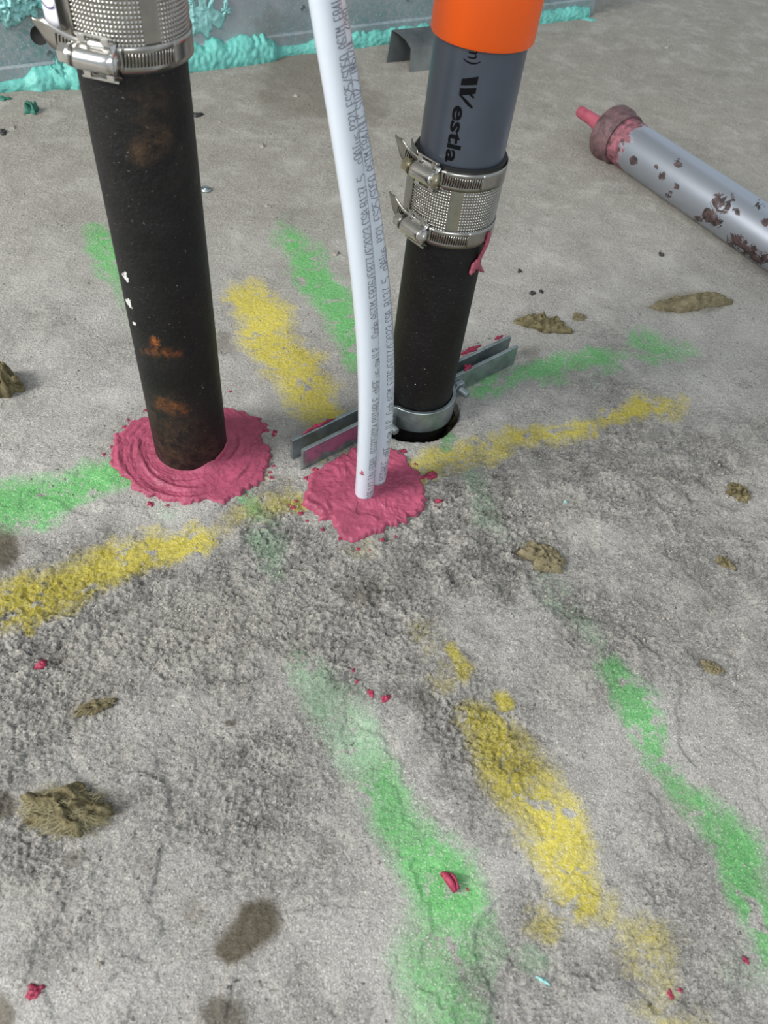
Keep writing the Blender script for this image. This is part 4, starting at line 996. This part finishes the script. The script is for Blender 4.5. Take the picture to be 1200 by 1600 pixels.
# ------------------------------------------------------------ white tubes with inkjet print
G = {  # stroke glyphs on a 4 x 6 grid
 'A': [[(0,0),(0,4),(2,6),(4,4),(4,0)],[(0,2.6),(4,2.6)]], 'B': [[(0,0),(0,6),(3,6),(4,5),(3,3.2),(0,3.2)],[(3,3.2),(4,1.6),(3,0),(0,0)]],
 'C': [[(4,5),(3,6),(1,6),(0,5),(0,1),(1,0),(3,0),(4,1)]], 'D': [[(0,0),(0,6),(3,6),(4,5),(4,1),(3,0),(0,0)]], 'E': [[(4,6),(0,6),(0,0),(4,0)],[(0,3),(3,3)]],
 'F': [[(4,6),(0,6),(0,0)],[(0,3),(3,3)]], 'I': [[(1,0),(3,0)],[(2,0),(2,6)],[(1,6),(3,6)]], 'L': [[(0,6),(0,0),(4,0)]], 'M': [[(0,0),(0,6),(2,3.5),(4,6),(4,0)]],
 'N': [[(0,0),(0,6),(4,0),(4,6)]], 'O': [[(1,0),(0,1),(0,5),(1,6),(3,6),(4,5),(4,1),(3,0),(1,0)]], 'P': [[(0,0),(0,6),(3,6),(4,5),(4,4),(3,3),(0,3)]],
 'Q': [[(1,0),(0,1),(0,5),(1,6),(3,6),(4,5),(4,1),(3,0),(1,0)],[(2.5,1.5),(4,-.3)]], 'R': [[(0,0),(0,6),(3,6),(4,5),(4,4),(3,3),(0,3)],[(2,3),(4,0)]],
 'S': [[(4,5),(3,6),(1,6),(0,5),(0,4),(1,3),(3,3),(4,2),(4,1),(3,0),(1,0),(0,1)]], 'T': [[(0,6),(4,6)],[(2,6),(2,0)]], 'U': [[(0,6),(0,1),(1,0),(3,0),(4,1),(4,6)]],
 '0': [[(1,0),(0,1),(0,5),(1,6),(3,6),(4,5),(4,1),(3,0),(1,0)]], '1': [[(1,5),(2,6),(2,0)],[(1,0),(3,0)]], '2': [[(0,5),(1,6),(3,6),(4,5),(4,4),(0,1),(0,0),(4,0)]],
 '3': [[(0,5),(1,6),(3,6),(4,5),(4,4),(3,3),(1.5,3)],[(3,3),(4,2),(4,1),(3,0),(1,0),(0,1)]], '4': [[(3,0),(3,6),(0,2),(4,2)]], '5': [[(4,6),(0,6),(0,3.5),(3,3.5),(4,2.5),(4,1),(3,0),(0,0)]],
 '6': [[(4,5),(3,6),(1,6),(0,5),(0,1),(1,0),(3,0),(4,1),(4,2.5),(3,3.3),(0,3.3)]], '7': [[(0,6),(4,6),(2,2.5),(2,0)]],
 '8': [[(1,3.2),(0,4),(0,5),(1,6),(3,6),(4,5),(4,4),(3,3.2),(1,3.2),(0,2.2),(0,1),(1,0),(3,0),(4,1),(4,2.2),(3,3.2)]], '9': [[(4,3),(1,3),(0,4),(0,5),(1,6),(3,6),(4,5),(4,1),(3,0),(1,0)]],
 '/': [[(0,0),(4,6)]], '.': [[(1.8,0),(2.2,.3)]], '(': [[(3,6.5),(1.5,4.5),(1.5,1.5),(3,-.5)]], ')': [[(1,6.5),(2.5,4.5),(2.5,1.5),(1,-.5)]], '-': [[(.5,2.5),(3.5,2.5)]],
 'c': [[(4,3.3),(3,4),(1,4),(0,3),(0,1),(1,0),(3,0),(4,.7)]], 'o': [[(1,0),(0,1),(0,3),(1,4),(3,4),(4,3),(4,1),(3,0),(1,0)]], 'd': [[(4,6),(4,0),(1,0),(0,1),(0,3),(1,4),(4,4)]],
 'e': [[(0,2),(4,2),(4,3),(3,4),(1,4),(0,3),(0,1),(1,0),(4,0)]], 'u': [[(0,4),(0,1),(1,0),(4,0),(4,4)]], 's': [[(4,4),(1,4),(0,3),(1,2),(3,2),(4,1),(3,0),(0,0)]],
 'p': [[(0,-2),(0,4),(3,4),(4,3),(4,1),(3,0),(0,0)]], 'w': [[(0,4),(1,0),(2,3),(3,0),(4,4)]],
}
TR = .00795
def tube(base, path_px, k_lean, off_fun, label, words, b_deg, hgt):
    """tube through pixels, in an upright plane through its foot"""
    pts = []
    for (px_, py_) in path_px:
        r = ray(px_, py_)
        # plane: Y = Y0 + k z
        # CAM + r t : y = r1 t ; z = H + r2 t  ->  r1 t = Y0 + k (H + r2 t)
        zt = None; Y0 = base[1]
        for it in range(6):
            off = off_fun(0 if zt is None else zt); tt = (Y0 + off + k_lean * H) / (r[1] - k_lean * r[2]); P_ = CAM + r * tt; zt = P_[2]
        pts.append(P_)
    pts = np.array(pts); 
    # smooth x by polynomial in z, extend both ways
    z = pts[:, 2]; cx_ = np.polyfit(z, pts[:, 0], 4); cy_ = np.polyfit(z, pts[:, 1], 2)
    zz = np.linspace(-.05, z.max(), 160); X_ = np.polyval(cx_, zz); Y_ = np.polyval(cy_, zz)
    X_[zz < 0] = np.polyval(cx_, 0) ; 
    Q = np.stack([X_, Y_, zz], 1)
    d = Q[-1] - Q[-4]; d /= np.linalg.norm(d); Q = np.concatenate([Q, [Q[-1] + np.array([d[0], d[1], 0]) * (.02 * k - .0011 * k * k) * (k < 10) + np.array([d[0], d[1], 0]) * .091 * (k >= 10) + np.array([0, 0, .02 * k]) for k in range(1, 12)]])
    T_ = np.gradient(Q, axis=0); T_ /= np.linalg.norm(T_, axis=1)[:, None]
    toc = np.array([base[0], base[1], 0]); ref = CAM - toc; ref = ref / np.linalg.norm(ref)
    N_ = ref - (T_ @ ref)[:, None] * T_; N_ /= np.linalg.norm(N_, axis=1)[:, None]; B_ = np.cross(T_, N_)
    t_ = thing('water_tube', label, 'tube', base)
    sh = np.array(base, float)
    seg = 40; V = []
    for rr in (TR, TR * .78):
        for i in range(len(Q)):
            for j in range(seg):
                a = 2 * math.pi * j / seg; V.append(Q[i] - sh + rr * (math.cos(a) * N_[i] + math.sin(a) * B_[i]))
    n1 = len(Q) * seg; f = grid_faces(seg, len(Q), True) + grid_faces(seg, len(Q), True, n1) + [(n1 - seg + j, n1 - seg + (j + 1) % seg, 2 * n1 - seg + (j + 1) % seg, 2 * n1 - seg + j) for j in range(seg)]
    mesh_obj('tube_wall', V, f, m_pex, t_)
    # print
    arc = np.concatenate([[0], np.cumsum(np.linalg.norm(np.diff(Q, axis=0), axis=1))]); py_of = proj(Q)[:, 1]
    def s_of(py_): return float(np.interp(-py_, -py_of[:160], arc[:160]))
    def surf(s, u):
        q_ = [np.interp(s, arc, Q[:, k]) for k in range(3)]; n_ = np.array([np.interp(s, arc, N_[:, k]) for k in range(3)]); b_ = np.array([np.interp(s, arc, B_[:, k]) for k in range(3)])
        a = math.radians(b_deg) - u / TR; return np.array(q_) - sh + (TR + .00008) * (math.cos(a) * n_ + math.sin(a) * b_)
    lw = .00021
    for (txt, y0, y1) in words:                       # y0 lower pixel row, y1 upper
        s0, s1 = s_of(y0), s_of(y1); pitch = (s1 - s0) / len(txt); cw = pitch * .72; V, F_ = [], []
        for ci, ch in enumerate(txt):
            for pl in G.get(ch, []):
                for a_, b_ in zip(pl[:-1], pl[1:]):
                    a_ = np.array([s0 + ci * pitch + a_[0] / 4 * cw, a_[1] / 6 * hgt]); b_ = np.array([s0 + ci * pitch + b_[0] / 4 * cw, b_[1] / 6 * hgt])
                    dd = b_ - a_; L_ = np.hypot(*dd); 
                    if L_ < 1e-7: continue
                    dd /= L_; nn = np.array([-dd[1], dd[0]]) * lw; n_ = max(1, int(abs(b_[1] - a_[1]) / .0013) + 1); a2 = a_ - dd * lw * .7; b2 = b_ + dd * lw * .7
                    for i in range(n_ + 1):
                        q_ = a2 + (b2 - a2) * i / n_
                        for sg_ in (1, -1): w_ = q_ + nn * sg_; V.append(surf(w_[0], w_[1]))
                    k = len(V) - 2 * (n_ + 1); F_ += [(k + 2 * i, k + 2 * i + 1, k + 2 * i + 3, k + 2 * i + 2) for i in range(n_)]
        if V: mesh_obj('printed_word', V, F_, m_ink2, t_, False)
    return t_, Q
wA = [('PE1S106', 781, 757), ('1/2', 755, 743), ('IN', 740, 727), ('SDR9', 724, 706), ('(ES3225)0214', 699, 653), ('POTABLE', 649, 611), ('cNSF', 606, 584), ('us-pw', 581, 552), ('U.P.', 549, 530), ('Code', 519, 495), ('ASTM', 490, 462),
      ('F876/F877/F2023', 457, 348), ('CSA', 343, 321), ('B137.5', 316, 268), ('cQAIus', 251, 203), ('P321', 197, 166), ('FS25/SD50', 160, 80), ('ASTM', 72, 37), ('E84', 28, 2), ('/ULC', 0, -40)]
wB = [('ES0214', 767, 744), ('POTABLE', 740, 711), ('cNSF', 704, 689), ('us-pw', 686, 666), ('U.P.', 660, 643), ('Code', 638, 620), ('ASTM', 617, 598), ('F876/F877/F2023', 592, 500), ('CSA', 495, 478), ('B137.5', 470, 427), ('cQAIus', 417, 382),
      ('P321', 371, 346), ('FS25/SD50', 338, 269), ('ASTM', 262, 232), ('E84/ULC', 228, 172), ('S102.2', 165, 119), ('ANSI/UL', 111, 58), ('2846', 46, 12)]
tA, QA = tube(PA0, [(568.5, 777), (574, 700), (576.5, 600), (572.5, 500), (565, 400), (551, 300), (538, 200), (523, 100), (507, 0)], 0.0, lambda z: 0, 'nearer milky white plastic tube with grey print, left of the pair', wA, 66, .0066)
tB, QB = tube(PB0, [(586.5, 757), (594.5, 700), (599.5, 600), (596, 500), (585, 400), (569.5, 300), (552, 200), (534.5, 100), (515, 0)], 0.0, lambda z: .004 * min(z / .1, 1), 'farther milky white plastic tube with grey print, right of the pair', wB, 66, .0066)
print('tube gap mm', [round(float(np.hypot(*(QA[i] - QB[np.argmin(abs(QB[:, 2] - QA[i][2]))])[:2])) * 1000, 1) for i in range(10, 160, 15)])
# pink dot on the nearer tube
i_ = int(np.argmin(np.abs(proj(QA)[:, 1] - 730))); nn = CAM - QA[i_]; nn[2] = 0; nn /= np.linalg.norm(nn); 
side = np.array([nn[1] * -1, nn[0], 0]); side = side if side[0] > 0 else -side
dn = nn * .93 - side * .36; dn /= np.linalg.norm(dn)
o = blob('sealant_speck', QA[i_] + dn * (TR - .0002), (.0016, .0024), .0006, m_nozzle, None, 22, 5, 6, rag=1.0, nrm=dn, udir=np.cross([0, 0, 1], dn) / np.linalg.norm(np.cross([0, 0, 1], dn))); tag(o, 'bright pink putty fleck stuck on the nearer white tube', 'sealant')

# ------------------------------------------------------------ silver sealant gun lying on the floor
GR = .0300
g0 = at(966, 214, GR + .001); g1 = at(1262, 412, GR + .001); gd = (g1 - g0) / np.linalg.norm(g1 - g0)
tS = thing('sealant_gun', 'chipped silver barrel gun with a pink-smeared nozzle lying on the floor', 'sealant gun', g0, None, Vector(gd).to_track_quat('Z', 'Y'))
V = []; seg, nz = 128, 220; LL = .50
for z in np.linspace(-.004, LL, nz):
    for j in range(seg): a = 2 * math.pi * j / seg; V.append((GR * math.cos(a), GR * math.sin(a), z))
k = len(V)
o = mesh_obj('gun_barrel', V, grid_faces(seg, nz, True) + [tuple(range(k - seg, k))], m_silver, tS); sharpen(o, 50)
VW = toworld(tS, np.array(V)); pp = proj(VW)
put(o.data, 'pink', 1 - sstep(.005, .075, np.array(V)[:, 2]))
put(o.data, 'chip', np.maximum(strokes(pp, [[(1125, 315, 20, 1)], [(1108, 336, 15, 1), (1122, 350, 12, .9)], [(1150, 378, 20, .85), (1190, 402, 18, .9)], [(1045, 303, 9, .85)], [(1090, 342, 10, .8)], [(1150, 330, 9, .8)], [(1195, 345, 10, .8)], [(990, 250, 9, 1)], [(1035, 275, 10, .8)], [(1060, 255, 12, .9)], [(1025, 260, 5, .9)], [(1056, 290, 8, .9)], [(1145, 305, 10, .8)], [(1185, 320, 12, .8)]]), .0) - .35)
lathe('ring_cap', [(.0130, -.0255), (.0140, -.026), (.030, -.0215), (.0350, -.0185), (.0368, -.014), (.0368, -.004), (.0352, -.0015), (.0340, .0), (.0340, .010), (.0330, .0125), (.0303, .0128)], m_ring, tS, 64, True, 28)
V = []; seg = 24; prof = [(.0098, -.024), (.0094, -.036), (.0088, -.048), (.0082, -.058), (.0084, -.068), (.0080, -.078), (.0070, -.085), (.0040, -.087)]
for r_, z in prof:
    for j in range(seg):
        a = 2 * math.pi * j / seg; rr = r_ * (1 + .16 * float(fbm(np.array([math.cos(a) * 2]), np.array([z * 160 + math.sin(a)]), 2, 6)[0]) * (1 if z < -.03 else .3)); V.append((rr * math.cos(a), rr * math.sin(a), z))
k = len(V); mesh_obj('nozzle', V, grid_faces(seg, len(prof), True) + [tuple(range(k - seg, k))], m_nozzle, tS)

# ------------------------------------------------------------ bent sheet-steel offcut
q0 = at(603, 100); q1 = at(642, 112); ed = (q1 - q0); ed[2] = 0; wdt = float(np.hypot(*ed[:2])); ed = ed / wdt
ln = np.array([-ed[1], ed[0], 0]); ln = ln if ln[0] > 0 else -ln
tp = thing('steel_offcut', 'bent channel of thin sheet steel on the floor behind the grey pipe', 'metal offcut', q0)
# plan: left end profile between back leg q0 and front leg q1, running away to the right
fr = at(640, 113); bk = at(604, 98); ax_ = at(700, 106) - at(640, 113); ax_[2] = 0; ax_ /= np.linalg.norm(ax_)
zt = .042
prof = [bk + [0, 0, .0], bk + (at(612, 47, zt) - bk) * .5, at(612, 47, zt), at(622, 52, zt * .98), at(633, 61, zt * .92), at(642, 75, zt * .80), fr + (at(642, 75, zt * .8) - fr) * .5, fr]
V = []
for i in range(8):
    for p_ in prof: V.append(p_ + ax_ * (.10 * i / 7) - q0)
o = mesh_obj('channel_sheet', V, grid_faces(8, 8), m_sheet, tp, False); md = o.modifiers.new('t', 'SOLIDIFY'); md.thickness = .0010; md.offset = 0
